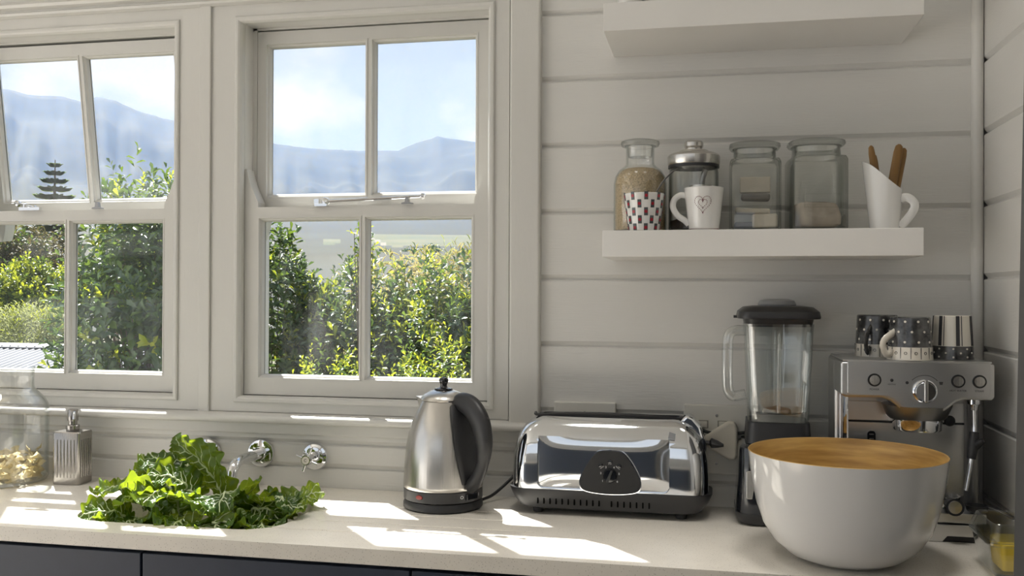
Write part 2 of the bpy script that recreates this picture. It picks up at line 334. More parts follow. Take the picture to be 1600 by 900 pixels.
# painted casing of the window wall
struct(B().box(W1[1] + 0.006, W2[0] - 0.006, 0.0, YB, WZ[0] - 0.006, WZ[1] + 0.006).obj('trim_1', FRAME))                     # post between the windows
struct(B().box(-1.2695, -1.2385, -0.007, 0.0, 0.172, 1.205).obj('trim_2', FRAME, bevel=0.002))                               # cover strip on it
b = B(); b.box(W2[1] + 0.006, -0.4665, 0.0, YB, 0.181, WZ[1] + 0.006); b.box(-0.4735, -0.4665, -0.003, 0.0, 0.181, 1.205)
struct(b.obj('trim_3', FRAME))
struct(B().box(-0.4625, -0.3895, -0.020, YB, 0.165, 1.60).obj('trim_4', FRAME, bevel=0.006, seg=3))                          # architrave beside the boards
b = B(); b.box(XL, -0.4665, 0.0, YB, WZ[1] + 0.006, 1.203)
struct(b.obj('trim_5', FRAME))                                                                                   # head board
b = B(); b.prism([(-0.004, 1.203), (-0.014, 1.207), (-0.016, 1.213), (-0.008, 1.217), (-0.008, 1.222), (-0.020, 1.226), (-0.024, 1.233), (-0.018, 1.240), (0.02, 1.240), (0.02, 1.203)], XL, -0.4665, 'yz')
struct(b.obj('trim_6', FRAME))                                                                                                # bead along the head
struct(B().box(XL, -0.4665, -0.010, YB, 1.240, 1.60).obj('trim_7', FRAME))                                                    # plain board above
b = B(); b.box(XL, W2[1] + 0.006, 0.0, YB, 0.1812, WZ[0] - 0.006)
struct(b.obj('trim_8', FRAME))                                                                                                # strip under the sashes
b = B(); b.prism([(0.02, 0.158), (-0.034, 0.158), (-0.040, 0.162), (-0.041, 0.170), (-0.036, 0.1765), (0.0, 0.180), (0.02, 0.181)], XL, -0.372, 'yz')
struct(b.obj('trim_9', FRAME, smooth=50))                                                                                     # window sill
struct(B().box(XL, -0.372, -0.012, YB, 0.128, 0.158).obj('trim_10', FRAME, bevel=0.004))                                      # apron under the sill
b = B(); b.lathe([(0.0125, -0.0), (0.0125, 1.72)], 16, (XR - 0.0125, -0.0005, 0.0))
struct(b.obj('trim_11', PAINT, smooth=40))                                                                                    # round bead in the corner

def sash(name, parent, x0, x1, z0, z1, stile, top, bottom, panes, pz, y0, y1, horn_up=0, horn_dn=0, loc=(0, 0, 0), rot=0):
    """a two-light sash about its own origin; panes = ((x0, x1), (x0, x1)), y0 the room side"""
    b = B()
    (a0, a1), (c0, c1) = panes; p0, p1 = pz; bw = 0.011
    b.box(x0, a0 - bw, y0, y1, z0, z1); b.box(c1 + bw, x1, y0, y1, z0, z1)
    b.box(a0 - bw, c1 + bw, y0, y1, z0, p0 - bw); b.box(a0 - bw, c1 + bw, y0, y1, p1 + bw, z1)
    for s, xe, xi in ((1, x0, a0 - bw), (-1, x1, c1 + bw)):
        wd = abs(xi - xe)
        if horn_up:
            pl = [(xe, z1), (xi, z1), (xi, z1 + 0.012)] + [(xe + s * (0.006 + (wd - 0.006) * (1 - t) ** 1.6), z1 + 0.012 + horn_up * (t ** 0.9)) for t in np.linspace(0.08, 1, 10)] + [(xe, z1 + 0.012 + horn_up)]
            b.prism(pl if s > 0 else pl[::-1], y0, y1 - 0.001, 'xz')
        if horn_dn:
            pl = [(xe, z0), (xi, z0), (xi, z0 - 0.02)] + [(xe + s * (wd * (0.35 + 0.65 * math.cos(t * PI / 2))), z0 - 0.02 - horn_dn * t) for t in np.linspace(0.1, 1, 8)] + [(xe, z0 - 0.02 - horn_dn)]
            b.prism(pl[::-1] if s > 0 else pl, y0 + 0.002, y1, 'xz')
    fr = b.obj(name, FRAME, parent, loc=loc, rot=(rot, 0, 0))
    yg = (y0 + y1) / 2
    B().box(a1 + bw, c0 - bw, y0 + 0.001, y1 - 0.001, p0 - bw, p1 + bw).obj('muntin', FRAME, fr)
    for q0, q1 in panes:
        B().box(q0 - 0.004, q1 + 0.004, yg - 0.0015, yg + 0.0015, p0 - 0.004, p1 + 0.004).obj('pane', PANE, fr)
        bb = B(); mitre(bb, q0 - bw, q1 + bw, p0 - bw, p1 + bw, [(0, y0 - 0.001), (0.003, y0 - 0.001), (0.004, y0 + 0.005), (bw - 0.003, y0 + 0.008), (bw, yg - 0.002), (0, yg - 0.002)])
        bb.obj('glazing_bead', FRAME, fr)
        bb = B(); mitre(bb, q0 - bw, q1 + bw, p0 - bw, p1 + bw, [(0, y1), (bw, yg + 0.002), (0, yg + 0.002)])
        bb.obj('putty_line', FRAME, fr)
    return fr

def window(name, x0, x1, open_deg, label):
    root = struct(thing(name, label, None, (x0, 0.0, WZ[0])), label)
    X, Z0 = x1 - x0, WZ[0]; H = WZ[1] - Z0
    b = B(); t = 0.022
    # lining of the opening
    b.box(-0.0, 0.012, 0.062, 0.135, 0, H); b.box(X - 0.012, X, 0.062, 0.135, 0, H); b.box(0, X, 0.02, 0.135, -0.01, 0.0); b.box(0, X, 0.062, 0.135, H - 0.006, H)
    b.obj('lining', FRAME, root)
    b = B(); mitre(b, -0.016, X + 0.016, -0.014, H + 0.014, [(0.0, 0.0), (0.0, -0.004), (0.003, -0.006), (0.009, -0.006), (0.013, -0.003), (0.0165, 0.004), (0.0165, 0.018), (0.0, 0.018)])
    b.obj('stop_bead', FRAME, root)
    # panes, measured from the opening's left edge
    pl = ((0.048, 0.302), (0.331, 0.589))
    sash('lower_sash', root, 0.001, X - 0.001, 0.004, 0.695 - Z0, 0, 0, 0, pl, (0.273 - Z0, 0.659 - Z0), 0.020, 0.060, horn_up=0.085)
    up = sash('upper_sash', root, 0.013, X - 0.013, 0.692 - 1.150, 0.0, 0, 0, 0, ((0.046, 0.300), (0.331, 0.587)), (0.733 - 1.150, 1.109 - 1.150), -0.022, 0.018, horn_dn=0.055, loc=(0, 0.085, 1.150 - Z0), rot=math.radians(open_deg))
    return root
win1 = window('window_1', *W1, 8.0, 'left white sash window, its upper sash tilted outward')
win2 = window('window_2', *W2, 0.0, 'right white sash window with closed upper sash and chrome stay')
# chrome stays: two-piece bar, cranked on the tilted sash
def stay(parent, p, q, knob=True):
    p, q = Vector(p), Vector(q); d = (q - p).normalized()
    b = B(); b.tube([p, p.lerp(q, .5), q], [0.0042, 0.0042, 0.0036], 8)
    b.lathe([(0.004, 0), (0.0085, 0.004), (0.0085, 0.012), (0.004, 0.016)], 12, p, d)
    b.lathe([(0.003, 0), (0.0075, 0.004), (0.006, 0.011), (0.001, 0.014)], 12, q, d)
    s = b.obj('stay_bar', CHROME, parent, smooth=40)
    return s
x0 = W2[0]; zz = 0.700 - WZ[0]
s = stay(win2, (-0.940 - x0, 0.012, zz + 0.006), (-0.690 - x0, 0.012, zz + 0.015))
b = B(); b.box(-0.962 - x0, -0.930 - x0, 0.006, 0.022, zz - 0.006, zz + 0.0005); b.lathe([(0.0085, 0), (0.009, 0.008), (0.006, 0.015), (0.001, 0.017)], 14, (-0.936 - x0, 0.012, zz)); b.box(-0.962 - x0, -0.950 - x0, 0.004, 0.016, zz, zz + 0.012)
b.obj('stay_bracket', CHROME, win2, smooth=35)
b = B(); b.prism([(-0.014, 0), (0.014, 0), (0.013, 0.003), (0.005, 0.005), (0.003, 0.018), (-0.003, 0.018), (-0.005, 0.005), (-0.013, 0.003)], 0.004, 0.016, 'xz')
o = b.obj('stay_peg', DSTEEL, win2, loc=(-0.722 - x0, 0, zz - 0.004))
x0 = W1[0]
stay(win1, (-1.865 - x0, 0.075, zz + 0.022), (-1.765 - x0, 0.02, zz + 0.002))
b = B(); b.box(-1.800 - x0, -1.738 - x0, 0.004, 0.016, zz - 0.005, zz + 0.003); b.lathe([(0.006, 0), (0.006, 0.012), (0.001, 0.015)], 10, (-1.785 - x0, 0.010, zz))
b.obj('stay_bracket', CHROME, win1, smooth=35)
o = bpy.data.objects.new('stay_peg', o.data); COL.objects.link(o); o.parent = win1; o.location = (-1.568 - x0, 0, zz - 0.004)

# floating shelves
for z0, z1, lab in ((0.5567, 0.6117, 'white floating shelf that carries the jars and mugs'), (1.0275, 1.0860, 'white floating shelf high up, cropped by the top edge')):
    tag(B().box(-0.2203, 0.4067, -0.2236, -0.0005, z0, z1).obj('floating_shelf', SHELFP, bevel=0.0012), lab, 'shelf')

# worktop with drainer grooves and sink cut-out
b = B(); b.box(-2.95, XR - 0.001, -0.507, -0.0008, -0.030, 0.0); top = b.obj('worktop', STONE)
cuts = []
SK = (-1.345, -0.862, -0.425, -0.148)
c = B(); c.prism(rrect(*SK, 0.085), -0.2, 0.1, 'xy'); cuts.append(c.obj('cut', STONE))
for y, xe in ((-0.163, -0.40), (-0.234, -0.36), (-0.316, -0.345), (-0.393, -0.35)):
    c = B(); c.box(SK[1] - 0.03, xe, y - 0.0026, y + 0.0026, -0.005, 0.05); cuts.append(c.obj('cut', STONE))
boolean(top, cuts)
md = top.modifiers.new('bevel', 'BEVEL'); md.width = 0.0014; md.segments = 2; md.limit_method = 'ANGLE'; md.angle_limit = math.radians(50)
tag(top, 'pale speckled stone worktop with drainer grooves beside the sink', 'worktop')
b = B(); R0 = [(x, y) for x, y in rrect(SK[0] - 0.003, SK[1] + 0.003, SK[2] - 0.003, SK[3] + 0.003, 0.088)]
def shrink(d, z): return [(x, y, z) for x, y in rrect(SK[0] - 0.003 + d, SK[1] + 0.003 - d, SK[2] - 0.003 + d, SK[3] + 0.003 - d, 0.088 - d * 0.5)]
b.rings([shrink(-0.012, -0.0305), shrink(0, -0.0305), shrink(0.004, -0.15), shrink(0.02, -0.172), shrink(0.10, -0.176)], cap0=False, cap1=True)
sink = b.obj('sink_basin', STONE, smooth=40); md = sink.modifiers.new('s', 'SOLIDIFY'); md.thickness = 0.006; md.offset = 1
tag(sink, 'beige undermount sink basin set in the worktop, filled with greens', 'sink')
dr = B().lathe([(0.03, 0), (0.03, 0.003), (0.024, 0.004), (0.022, 0.001), (0.001, 0.001)], 24, (-1.1, -0.29, -0.1755)).obj('drain', CHROME, sink, smooth=40)

edges = [-2.25, -1.675, -1.1115, -0.5496, 0.012, XR - 0.002]
labs = ['navy base cabinet at the far left under the glass jar', 'navy base cabinet at the left, its drawer ending below the sink', 'navy base cabinet below the drainer between two drawer gaps', 'navy base cabinet below the toaster', 'navy base cabinet at the right below the white bowl']
for (x0, x1), lab in zip(zip(edges, edges[1:]), labs):
    t = thing('base_cabinet', lab, 'cabinet', (x0, -0.488, ZF), group='navy base cabinets')
    Wd = x1 - x0; Hh = -ZF - 0.032
    B().box(0.0015, Wd - 0.0015, 0.018, 0.480, 0.0, Hh - (0.16 if -1.7 < x0 < -0.8 else 0)).obj('body', NAVYD, t); B().box(0.0015, Wd - 0.0015, 0.018, 0.036, Hh - 0.16, Hh).obj('top_rail', NAVYD, t)
    B().box(0.0025, Wd - 0.0025, 0.0, 0.018, Hh - 0.078, Hh - 0.010).obj('drawer_front', NAVY, t, bevel=0.0015)
    B().box(0.0025, Wd - 0.0025, 0.0, 0.018, 0.08, Hh - 0.082).obj('door', NAVY, t, bevel=0.0015)
# grey tall appliance whose side closes the picture on the right
b = B(); v = [(0.4835, -0.56), (XR - 0.002, -0.56), (XR - 0.002, -1.25), (0.4835, -1.25)]
b.rings([[(x + (-0.030 if x < 0.5 else 0), y, ZF) for x, y in v], [(x + (0.005 if x < 0.5 else 0), y, 1.05) for x, y in v]])
tag(b.obj('tall_fridge', CHARC, bevel=0.004), 'plain dark grey side of a tall fridge at the right picture edge', 'fridge')
# dark island block added behind the camera to darken the toaster's reflection
t = thing('reflection_island', 'dark island unit added behind the viewer to darken the toaster reflection', 'island', (-1.3, -3.7, ZF))
B().box(-1.3, 1.5, -0.35, 0.35, 0, 0.86).obj('body', ISLAND, t); B().box(-1.33, 1.53, -0.38, 0.38, 0.86, 0.9).obj('top', STONE, t, bevel=0.003)

# ------------------------------------------------------------------ outside: mountain, valley, haze, garden
GROUND = pmat('garden_soil', (0.10, 0.10, 0.05), 0.9, var=0.5, vscale=2)
SCRUB = pmat('mountain_scrub', (0.016, 0.021, 0.014), 0.9, var=0.6, vscale=0.02, bump=0.0)
FIELD = pmat('valley_field', (0.080, 0.080, 0.042), 0.9, var=0.45, vscale=0.03, dark=(0.042, 0.056, 0.024))
TRACK = pmat('farm_track', (0.14, 0.13, 0.11), 0.9)
RIDGE = [(-62, 9.0), (-50, 9.8), (-43, 10.3), (-39.9, 10.64), (-38.8, 10.42), (-37, 10.48), (-36.1, 10.25), (-35.4, 10.66), (-34.3, 10.42), (-33.3, 10.0), (-31.5, 9.62), (-29, 9.0), (-26, 8.62), (-24, 8.42), (-21, 8.36), (-18.7, 8.42), (-17.7, 8.85), (-16.3, 9.30), (-14, 9.0), (-10, 8.2), (0, 7.2), (25, 6)]
PROF = [(26, -1.3), (80, 0.0), (200, 6.0), (340, 15.0), (520, 32.0), (700, 54.0)]
def terrain():
    az = np.radians(np.linspace(-62, 25, 260)); rr = np.concatenate([np.linspace(26, 700, 46), np.linspace(716, 1300, 44), np.linspace(1340, 1700, 6)])
    el = np.interp(np.degrees(az), [a for a, e in RIDGE], [e for a, e in RIDGE]); V = []; mi = []
    for r in rr:
        for a, e in zip(az, el):
            H = 1300 * math.tan(math.radians(e)) + 0.5
            x, y = r * math.sin(a), r * math.cos(a) - 2.2
            if r <= 700: z = np.interp(r, [p[0] for p in PROF], [p[1] for p in PROF])
            elif r <= 1300:
                t = (r - 700) / 600; z = 54 + (H - 54) * (0.55 * t + 0.45 * t * t)
                n = noise.fractal(Vector((x * 0.006, y * 0.006, 3.1)), 1.0, 2.0, 5) * 15 + abs(noise.noise(Vector((math.degrees(a) * 0.45, r * 0.0012, 7)))) * 46
                z += (n - 12) * math.sin(PI * min(1, t)) ** 0.8
                z += noise.noise(Vector((math.degrees(a) * 2.6, 0, 1))) * 1.4 * t
            else: z = H - (r - 1300) * 0.35
            V.append((x, y, z))
    na = len(az); F = []
    for i in range(len(rr) - 1):
        for j in range(na - 1):
            F.append((i * na + j, i * na + j + 1, (i + 1) * na + j + 1, (i + 1) * na + j))
            r, a = rr[i], math.degrees(az[j])
            k = 0
            nn_ = noise.noise(Vector((a * .5, r * .01, 2.0)))
            if 385 + 30 * nn_ < r < 520 + 40 * nn_ and -21.5 + 3 * nn_ < a < 6: k = 1
            if k and abs(a + 19.4 + (r - 365) * 0.012) < 0.18: k = 2
            mi.append(k)
    me = bpy.data.meshes.new('mountain_terrain'); me.from_pydata(V, [], F); me.polygons.foreach_set('material_index', mi); me.polygons.foreach_set('use_smooth', [True] * len(F))
    return mobj('mountain_terrain', me, [SCRUB, FIELD, TRACK])
struct(terrain(), 'hazy blue mountain range with pale fields at its foot')
struct(B().box(-45, 12, 0.16, 26, -1.35, -1.0).obj('garden_ground', GROUND))
# real aerial haze lying in the valley between the fields and the ridge
hz = bpy.data.materials.new('valley_haze'); hz.use_nodes = True; t_ = hz.node_tree; t_.nodes.clear()
vo = N(t_, 'ShaderNodeVolumeScatter', Density=0.00042, Anisotropy=0.0); vo.inputs[0].default_value = (0.10, 0.34, 1.0, 1)
t_.links.new(vo.outputs[0], N(t_, 'ShaderNodeOutputMaterial').inputs['Volume'])
hb = B().box(-1500, 700, 240, 1500, -30, 262).obj('valley_haze', hz); tag(hb, 'thin blue haze in front of the mountains', 'haze', kind='stuff')

LEAFV = np.array([(0, 0, 0), (-.33, .35, .10), (.33, .35, .10), (-.5, .70, .13), (.5, .70, .13), (0, 1, -.06), (0, .35, 0), (0, .70, .02)])
LEAFF = [(0, 2, 6), (0, 6, 1), (6, 2, 4, 7), (1, 6, 7, 3), (7, 4, 5), (3, 7, 5)]
LOOPS = np.concatenate([np.array(f) for f in LEAFF]); LTOT = np.array([len(f) for f in LEAFF])
def leaf_mesh(name, mats_, M, mi):
    """M: (n, 4, 3) rows = x axis, y axis, z axis (scaled), origin"""
    n = len(M); V = (LEAFV[None, :, 0, None] * M[:, None, 0] + LEAFV[None, :, 1, None] * M[:, None, 1] + LEAFV[None, :, 2, None] * M[:, None, 2] + M[:, None, 3]).reshape(-1, 3)
    me = bpy.data.meshes.new(name); me.vertices.add(n * 8); me.vertices.foreach_set('co', V.ravel())
    L = (LOOPS[None] + np.arange(n)[:, None] * 8).ravel(); me.loops.add(len(L)); me.loops.foreach_set('vertex_index', L)
    T = np.tile(LTOT, n); S = np.concatenate([[0], np.cumsum(T)[:-1]]); me.polygons.add(len(T)); me.polygons.foreach_set('loop_start', S); me.polygons.foreach_set('loop_total', T)
    me.polygons.foreach_set('material_index', np.repeat(mi, len(LEAFF))); me.polygons.foreach_set('use_smooth', np.ones(len(T), bool)); me.update(); me.validate()
    for m in mats_: me.materials.append(m)
    return me
LEAF1 = {}
def shrub(name, label, c, rad, twigs, leaf, mats_, young=0.15, per=8, seed=0, wid=0.42, group=None, inner=0.55, upb=0.35, singles=0, lump=0.28, cat='shrub', twl=1.7, cone=0.0, trunk=True):
    rng = np.random.default_rng(seed); c = np.array(c, float); rad = np.array(rad, float)
    d = rng.normal(size=(twigs, 3)); d /= np.linalg.norm(d, axis=1)[:, None]
    rr = rng.uniform(inner, 1.0, twigs) ** 0.6
    lum = np.array([noise.noise(Vector((q * 2.3 + seed * 1.7).tolist())) for q in d]) * lump
    P = d * rad * (rr * (1 + lum))[:, None]
    if cone: P[:, :2] *= (1 - cone * np.clip(P[:, 2:3] / rad[2] * .5 + .5, 0, 1))
    ax = d + np.array([0, 0, upb]) + rng.normal(scale=0.35, size=(twigs, 3)); ax /= np.linalg.norm(ax, axis=1)[:, None]
    M = []; mi = []
    isy = rng.random(twigs) < young
    for k in range(twigs):
        a = ax[k]; u = np.cross(a, rng.normal(size=3)); u /= np.linalg.norm(u); v = np.cross(a, u)
        m_ = per + rng.integers(-2, 3); L0 = leaf * rng.uniform(0.8, 1.2)
        for j in range(m_):
            f = j / max(1, m_ - 1); ph = j * 2.4 + rng.uniform(0, .5); el = math.radians(4 + 52 * f + rng.uniform(-14, 14))
            out_ = u * math.cos(ph) + v * math.sin(ph); y = out_ * math.cos(el) + a * math.sin(el)
            zx = a * math.cos(el) - out_ * math.sin(el); x = np.cross(y, zx)
            L = L0 * (1.05 - 0.35 * f) * rng.uniform(.85, 1.15); o = c + P[k] + a * L0 * twl * (f - 0.7)
            M.append((x * L * wid, y * L, zx * L, o)); mi.append(1 if (isy[k] and f > 0.3) else (2 if len(mats_) > 2 and rng.random() < .3 else 0))
    M = np.array(M); mi = np.array(mi)
    base = (c[0], c[1], -1.0 if c[2] - rad[2] < 1 else c[2] - rad[2])
    t = thing(name, label, cat, base, group=group)
    M[:, 3] -= np.array(base)
    if singles:                                                               # the leaves that show largest are parts of their own
        dist = np.linalg.norm(M[:, 3] + np.array(base) - np.array((0, -2.2, 0.48)), axis=1)
        zw = M[:, 3, 2] + base[2]
        order = [i for i in np.argsort(dist) if zw[i] > 0.2][:singles]
        for i in order:
            key = (name, int(mi[i]))
            if key not in LEAF1:
                me = leaf_mesh('leaf', [mats_[int(mi[i])]], np.array([[(wid, 0, 0), (0, 1, 0), (0, 0, 1), (0, 0, 0)]]), np.zeros(1, int)); LEAF1[key] = me
            o = bpy.data.objects.new('leaf', LEAF1[key]); COL.objects.link(o); o.parent = t; L = np.linalg.norm(M[i, 1])
            o.matrix_local = Matrix([[M[i, 0, q] / wid, M[i, 1, q], M[i, 2, q], M[i, 3, q]] for q in range(3)] + [[0, 0, 0, 1]])
        keep = np.ones(len(M), bool); keep[order] = False; M, mi = M[keep], mi[keep]
    me = leaf_mesh('foliage', mats_, M, mi); o = bpy.data.objects.new('foliage', me); COL.objects.link(o); o.parent = t; o['kind'] = 'stuff'
    if trunk:
        b = B(); h = c[2] - base[2]
        for k in range(0, twigs, max(1, twigs // 50)):
            q = Vector((c + P[k] - np.array(base)).tolist()); b.tube([Vector((q.x * .05, q.y * .05, 0.02)), Vector((q.x * .35, q.y * .35, max(.05, q.z * .55))), q], [0.008, 0.004, 0.0015], 5)
        b.obj('stem', BARK, t)
    return t
HG = 'garden shrubs behind the windows'
shrub('leathery_shrub', 'tall dark leathery shrub filling the right pane of the left window', (-2.36, 1.55, 0.0), (0.41, 0.45, 0.98), 1500, 0.060, [LEAF_DK, LEAF_YG, LEAF_MD], 0.06, 8, 1, singles=280)
shrub('leathery_shrub', 'dark upright shrub at the left edge of the right window', (-2.20, 2.35, -0.02), (0.36, 0.40, 0.80), 1150, 0.055, [LEAF_DK, LEAF_YG, LEAF_MD], 0.10, 8, 2)
shrub('leathery_shrub', 'glossy shrub with yellow-green tips behind the right window glazing bar', (-1.80, 2.45, -0.15), (0.44, 0.42, 0.80), 1300, 0.055, [LEAF_DK, LEAF_YG, LEAF_MD], 0.26, 8, 3, singles=150)
shrub('leathery_shrub', 'glossy shrub with many bright shoots in the right pane of the right window', (-1.36, 2.45, -0.15), (0.46, 0.42, 0.82), 1350, 0.055, [LEAF_DK, LEAF_YG, LEAF_MD], 0.36, 8, 4, singles=150)
shrub('leathery_shrub', 'dark green shrub at the right edge of the right window', (-0.92, 2.55, -0.15), (0.40, 0.42, 0.84), 950, 0.055, [LEAF_DK, LEAF_YG, LEAF_MD], 0.25, 8, 5)
shrub('boxleaf_shrub', 'low yellow-green small-leaved shrub in front at the left of the right window', (-1.46, 1.25, -0.32), (0.36, 0.30, 0.56), 800, 0.026, [LEAF_MD, LEAF_YG], 0.85, 10, 6, wid=.5, twl=4.0, lump=.5)
shrub('boxleaf_shrub', 'low yellow-green small-leaved shrub in front at the right of the right window', (-0.98, 1.25, -0.28), (0.38, 0.30, 0.58), 1100, 0.026, [LEAF_MD, LEAF_YG], 0.88, 10, 7, wid=.5, twl=4.0, lump=.5)
shrub('young_shoot', 'single tall leafy shoot rising above the hedge beside the glazing bar', (-1.62, 2.1, 0.70), (0.05, 0.05, 0.16), 26, 0.036, [LEAF_MD, LEAF_YG], 0.6, 6, 8, inner=.1)
shrub('straw_bush', 'straw-coloured feathery bush behind the hedge at right', (-2.05, 5.2, 0.05), (1.0, 0.6, 0.88), 900, 0.10, [LEAF_ST, LEAF_PL], 0.4, 7, 9, wid=.14, cat='bush')
shrub('laurel_sprig', 'loose leafy branch tips reaching up in the left window upper sash', (-2.68, 1.9, 0.70), (0.22, 0.22, 0.42), 110, 0.050, [LEAF_MD, LEAF_YG, LEAF_DK], 0.35, 8, 10, lump=.5, upb=1.2)
shrub('laurel_sprig', 'small leafy branch hanging over the corrugated roof', (-2.92, 1.7, 0.12), (0.12, 0.12, 0.22), 26, 0.050, [LEAF_MD, LEAF_YG, LEAF_DK], 0.4, 8, 11, lump=.5)
shrub('round_bush', 'round bright lime-green bush beyond the roof at left', (-11.35, 12.0, 0.22), (0.86, 0.8, 0.74), 1500, 0.10, [LEAF_MD, LEAF_YG], 0.75, 7, 12, wid=.55, cat='bush')
shrub('feathery_bush', 'pale silvery bush just behind the corrugated roof', (-9.0, 9.0, -0.22), (0.75, 0.5, 0.52), 900, 0.10, [LEAF_PL, LEAF_YG], 0.25, 7, 13, wid=.2, upb=1.5, cat='bush')
OT = 'brownish trees beyond the bushes at left'
for i, (x, y, z, r) in enumerate(((-18.1, 20, .55, 1.8), (-14.4, 21.0, .6, 1.8), (-21.9, 20.6, .8, 1.9))):
    shrub('scrub_tree', ['olive-brown scrub tree behind the lime-green bush', 'olive-brown scrub tree right of the lime-green bush, partly behind the dark shrub', 'olive-brown scrub tree at the far left picture edge'][i], (x, y, z), (r, 1.3, r * .95), 1500, 0.20, [LEAF_OL, LEAF_MD], 0.3, 7, 20 + i, wid=.4, group=OT, cat='tree', lump=.5)
for i, (x, y) in enumerate(((-114, 318), (-105, 322), (-96, 318), (-84, 323))):
    r_ = 1.7 + (i % 3) * 0.5
    shrub('distant_tree', ['tiny dark tree at the left end of the row below the fields', 'second tiny dark tree from the left in the row below the fields', 'third tiny dark tree from the left in the row below the fields', 'tiny dark tree at the right end of the row below the fields'][i], (x, y, 13.2 + r_ * .4), (r_ * 1.5, r_, r_), 110, 0.9, [LEAF_DK, LEAF_MD], 0.2, 5, 30 + i, wid=.7, group='tree row at the foot of the fields', cat='tree', trunk=False)
# Norfolk pine standing far off, branches in tiers
t = thing('norfolk_pine', 'small tiered pine tree against the blue mountain in the left window', 'tree', (-32.4, 40.0, -1.0))
b = B(); b.tube([(0, 0, 0), (0, 0, 5), (0.03, 0, 8.1)], [0.16, 0.10, 0.02], 8); b.obj('trunk', BARK, t)
rng = np.random.default_rng(5)
for k in range(11):
    z = 7.75 - 0.40 * k; L = 0.22 + 0.15 * k; nb = 7
    for j in range(nb):
        a = j * 2 * PI / nb + k * 0.5 + rng.uniform(-.15, .15); M = []
        for q in np.linspace(0.1, 1, 16):
            o_ = np.array((math.cos(a) * L * q, math.sin(a) * L * q, -0.36 * L * q + 0.34 * L * q * q))
            for s_ in (-1, 1):
                yv = np.array((math.cos(a + s_ * 0.8), math.sin(a + s_ * 0.8), 0.75)); yv /= np.linalg.norm(yv); zv = np.array((0, 0, 1.)) - yv * yv[2]; zv /= np.linalg.norm(zv)
                Lf = 0.28 + 0.03 * k * (1 - q * .5); M.append((np.cross(yv, zv) * Lf * .5, yv * Lf, zv * Lf, o_))
        me = leaf_mesh('branch', [LEAF_PN], np.array(M), np.zeros(len(M), int)); o = bpy.data.objects.new('branch', me); COL.objects.link(o); o.parent = t; o.location = (0, 0, z)
# corrugated roof of an outbuilding
t = thing('garden_shed', 'shed with a grey corrugated roof below the left window', 'shed', (-9.4, 4.4, -1.0))
rs = []; Wd = 4.2; n = 420
for y, z in ((0.0, 0.46), (2.2, 0.895)):
    rs.append([(Wd * i / n, y, z + 0.012 * math.cos(i / n * Wd / 0.076 * 2 * PI)) for i in range(n + 1)])
b = B(); R_ = [[b.bm.verts.new(p) for p in r] for r in rs]
for i in range(n): b.face((R_[0][i], R_[0][i + 1], R_[1][i + 1], R_[1][i]))
o = b.obj('roof_sheet', ROOFM, t, smooth=80); md = o.modifiers.new('s', 'SOLIDIFY'); md.thickness = 0.004
b = B(); b.prism([(2.08, 0.895), (2.2, 0.930), (2.32, 0.895), (2.32, 0.885), (2.2, 0.920), (2.08, 0.885)], 0.0, Wd, 'yz'); rc = b.obj('ridge_cap', ROOFM, t)
for i in range(42): B().lathe([(0.012, 0), (0.010, 0.006), (0.001, 0.008)], 6, (0.05 + i * 0.098, 2.10, 0.902)).obj('screw_head', DSTEEL, rc)
B().box(0.06, Wd - 0.06, 0.1, 3.2, 0.0, 0.44).obj('shed_wall', PAINT, t)

# ------------------------------------------------------------------ on the worktop
# ---- kettle (its own x axis points along the handle)
t = thing('electric_kettle', 'brushed steel electric kettle with black handle, left of the toaster', 'kettle', (-0.589, -0.128, 0.0005), math.radians(-36))
B().lathe([(0.001, 0), (0.086, 0), (0.0895, 0.003), (0.0895, 0.012), (0.086, 0.019), (0.001, 0.0195)], 56).obj('power_base', BLACKP, t, smooth=35)
ring = B().lathe([(0.084, 0.0196), (0.0885, 0.022), (0.0890, 0.044), (0.0865, 0.046), (0.001, 0.046)], 56).obj('base_ring', GREYP, t, smooth=35)
prof = [(0.001, 0.0462), (0.0885, 0.0462), (0.0898, 0.049), (0.0895, 0.055), (0.0885, 0.075), (0.0872, 0.10), (0.084, 0.135), (0.0785, 0.165), (0.0695, 0.195), (0.058, 0.220), (0.0515, 0.2345), (0.050, 0.2375), (0.001, 0.238)]
body = B().lathe(prof, 64).obj('body', STEEL, t, smooth=40)
lid = B().lathe([(0.001, 0.2385), (0.0505, 0.2385), (0.0525, 0.241), (0.0515, 0.2435), (0.045, 0.2505), (0.033, 0.2575), (0.020, 0.2615), (0.001, 0.263)], 56).obj('lid', STEEL, t, smooth=35)
B().lathe([(0.001, 0.2625), (0.021, 0.262), (0.020, 0.265), (0.009, 0.267), (0.0072, 0.272), (0.0100, 0.279), (0.0108, 0.284), (0.0085, 0.2885), (0.001, 0.290)], 28).obj('knob', BLACKG, lid, smooth=60)
hp = spline([(0.040, 0, 0.230), (0.066, 0, 0.2385), (0.098, 0, 0.230), (0.127, 0, 0.203), (0.141, 0, 0.160), (0.138, 0, 0.118), (0.118, 0, 0.078), (0.092, 0, 0.054)], 7)
n = len(hp); rad = [0.0125 + 0.0085 * math.sin(PI * min(1, i / n * 1.4)) * (1 if i < n * .8 else (n - i) / (n * .2) * .5 + .5) for i in range(n)]
B().tube(hp, rad, 16, flat=(1.25, 0.85), up=(0, 1, 0)).obj('handle', BLACKP, t, smooth=60)
bp = spline([(0.052, 0, 0.232), (0.0655, 0, 0.205), (0.0775, 0, 0.17), (0.0835, 0, 0.135), (0.0870, 0, 0.10), (0.0885, 0, 0.062)], 6)
B().tube(bp, [0.006 + 0.012 * math.sin(PI * (0.15 + 0.8 * i / len(bp))) for i in range(len(bp))], 12, flat=(0.35, 1.9), up=(0, 1, 0)).obj('handle_backplate', BLACKP, t, smooth=60)
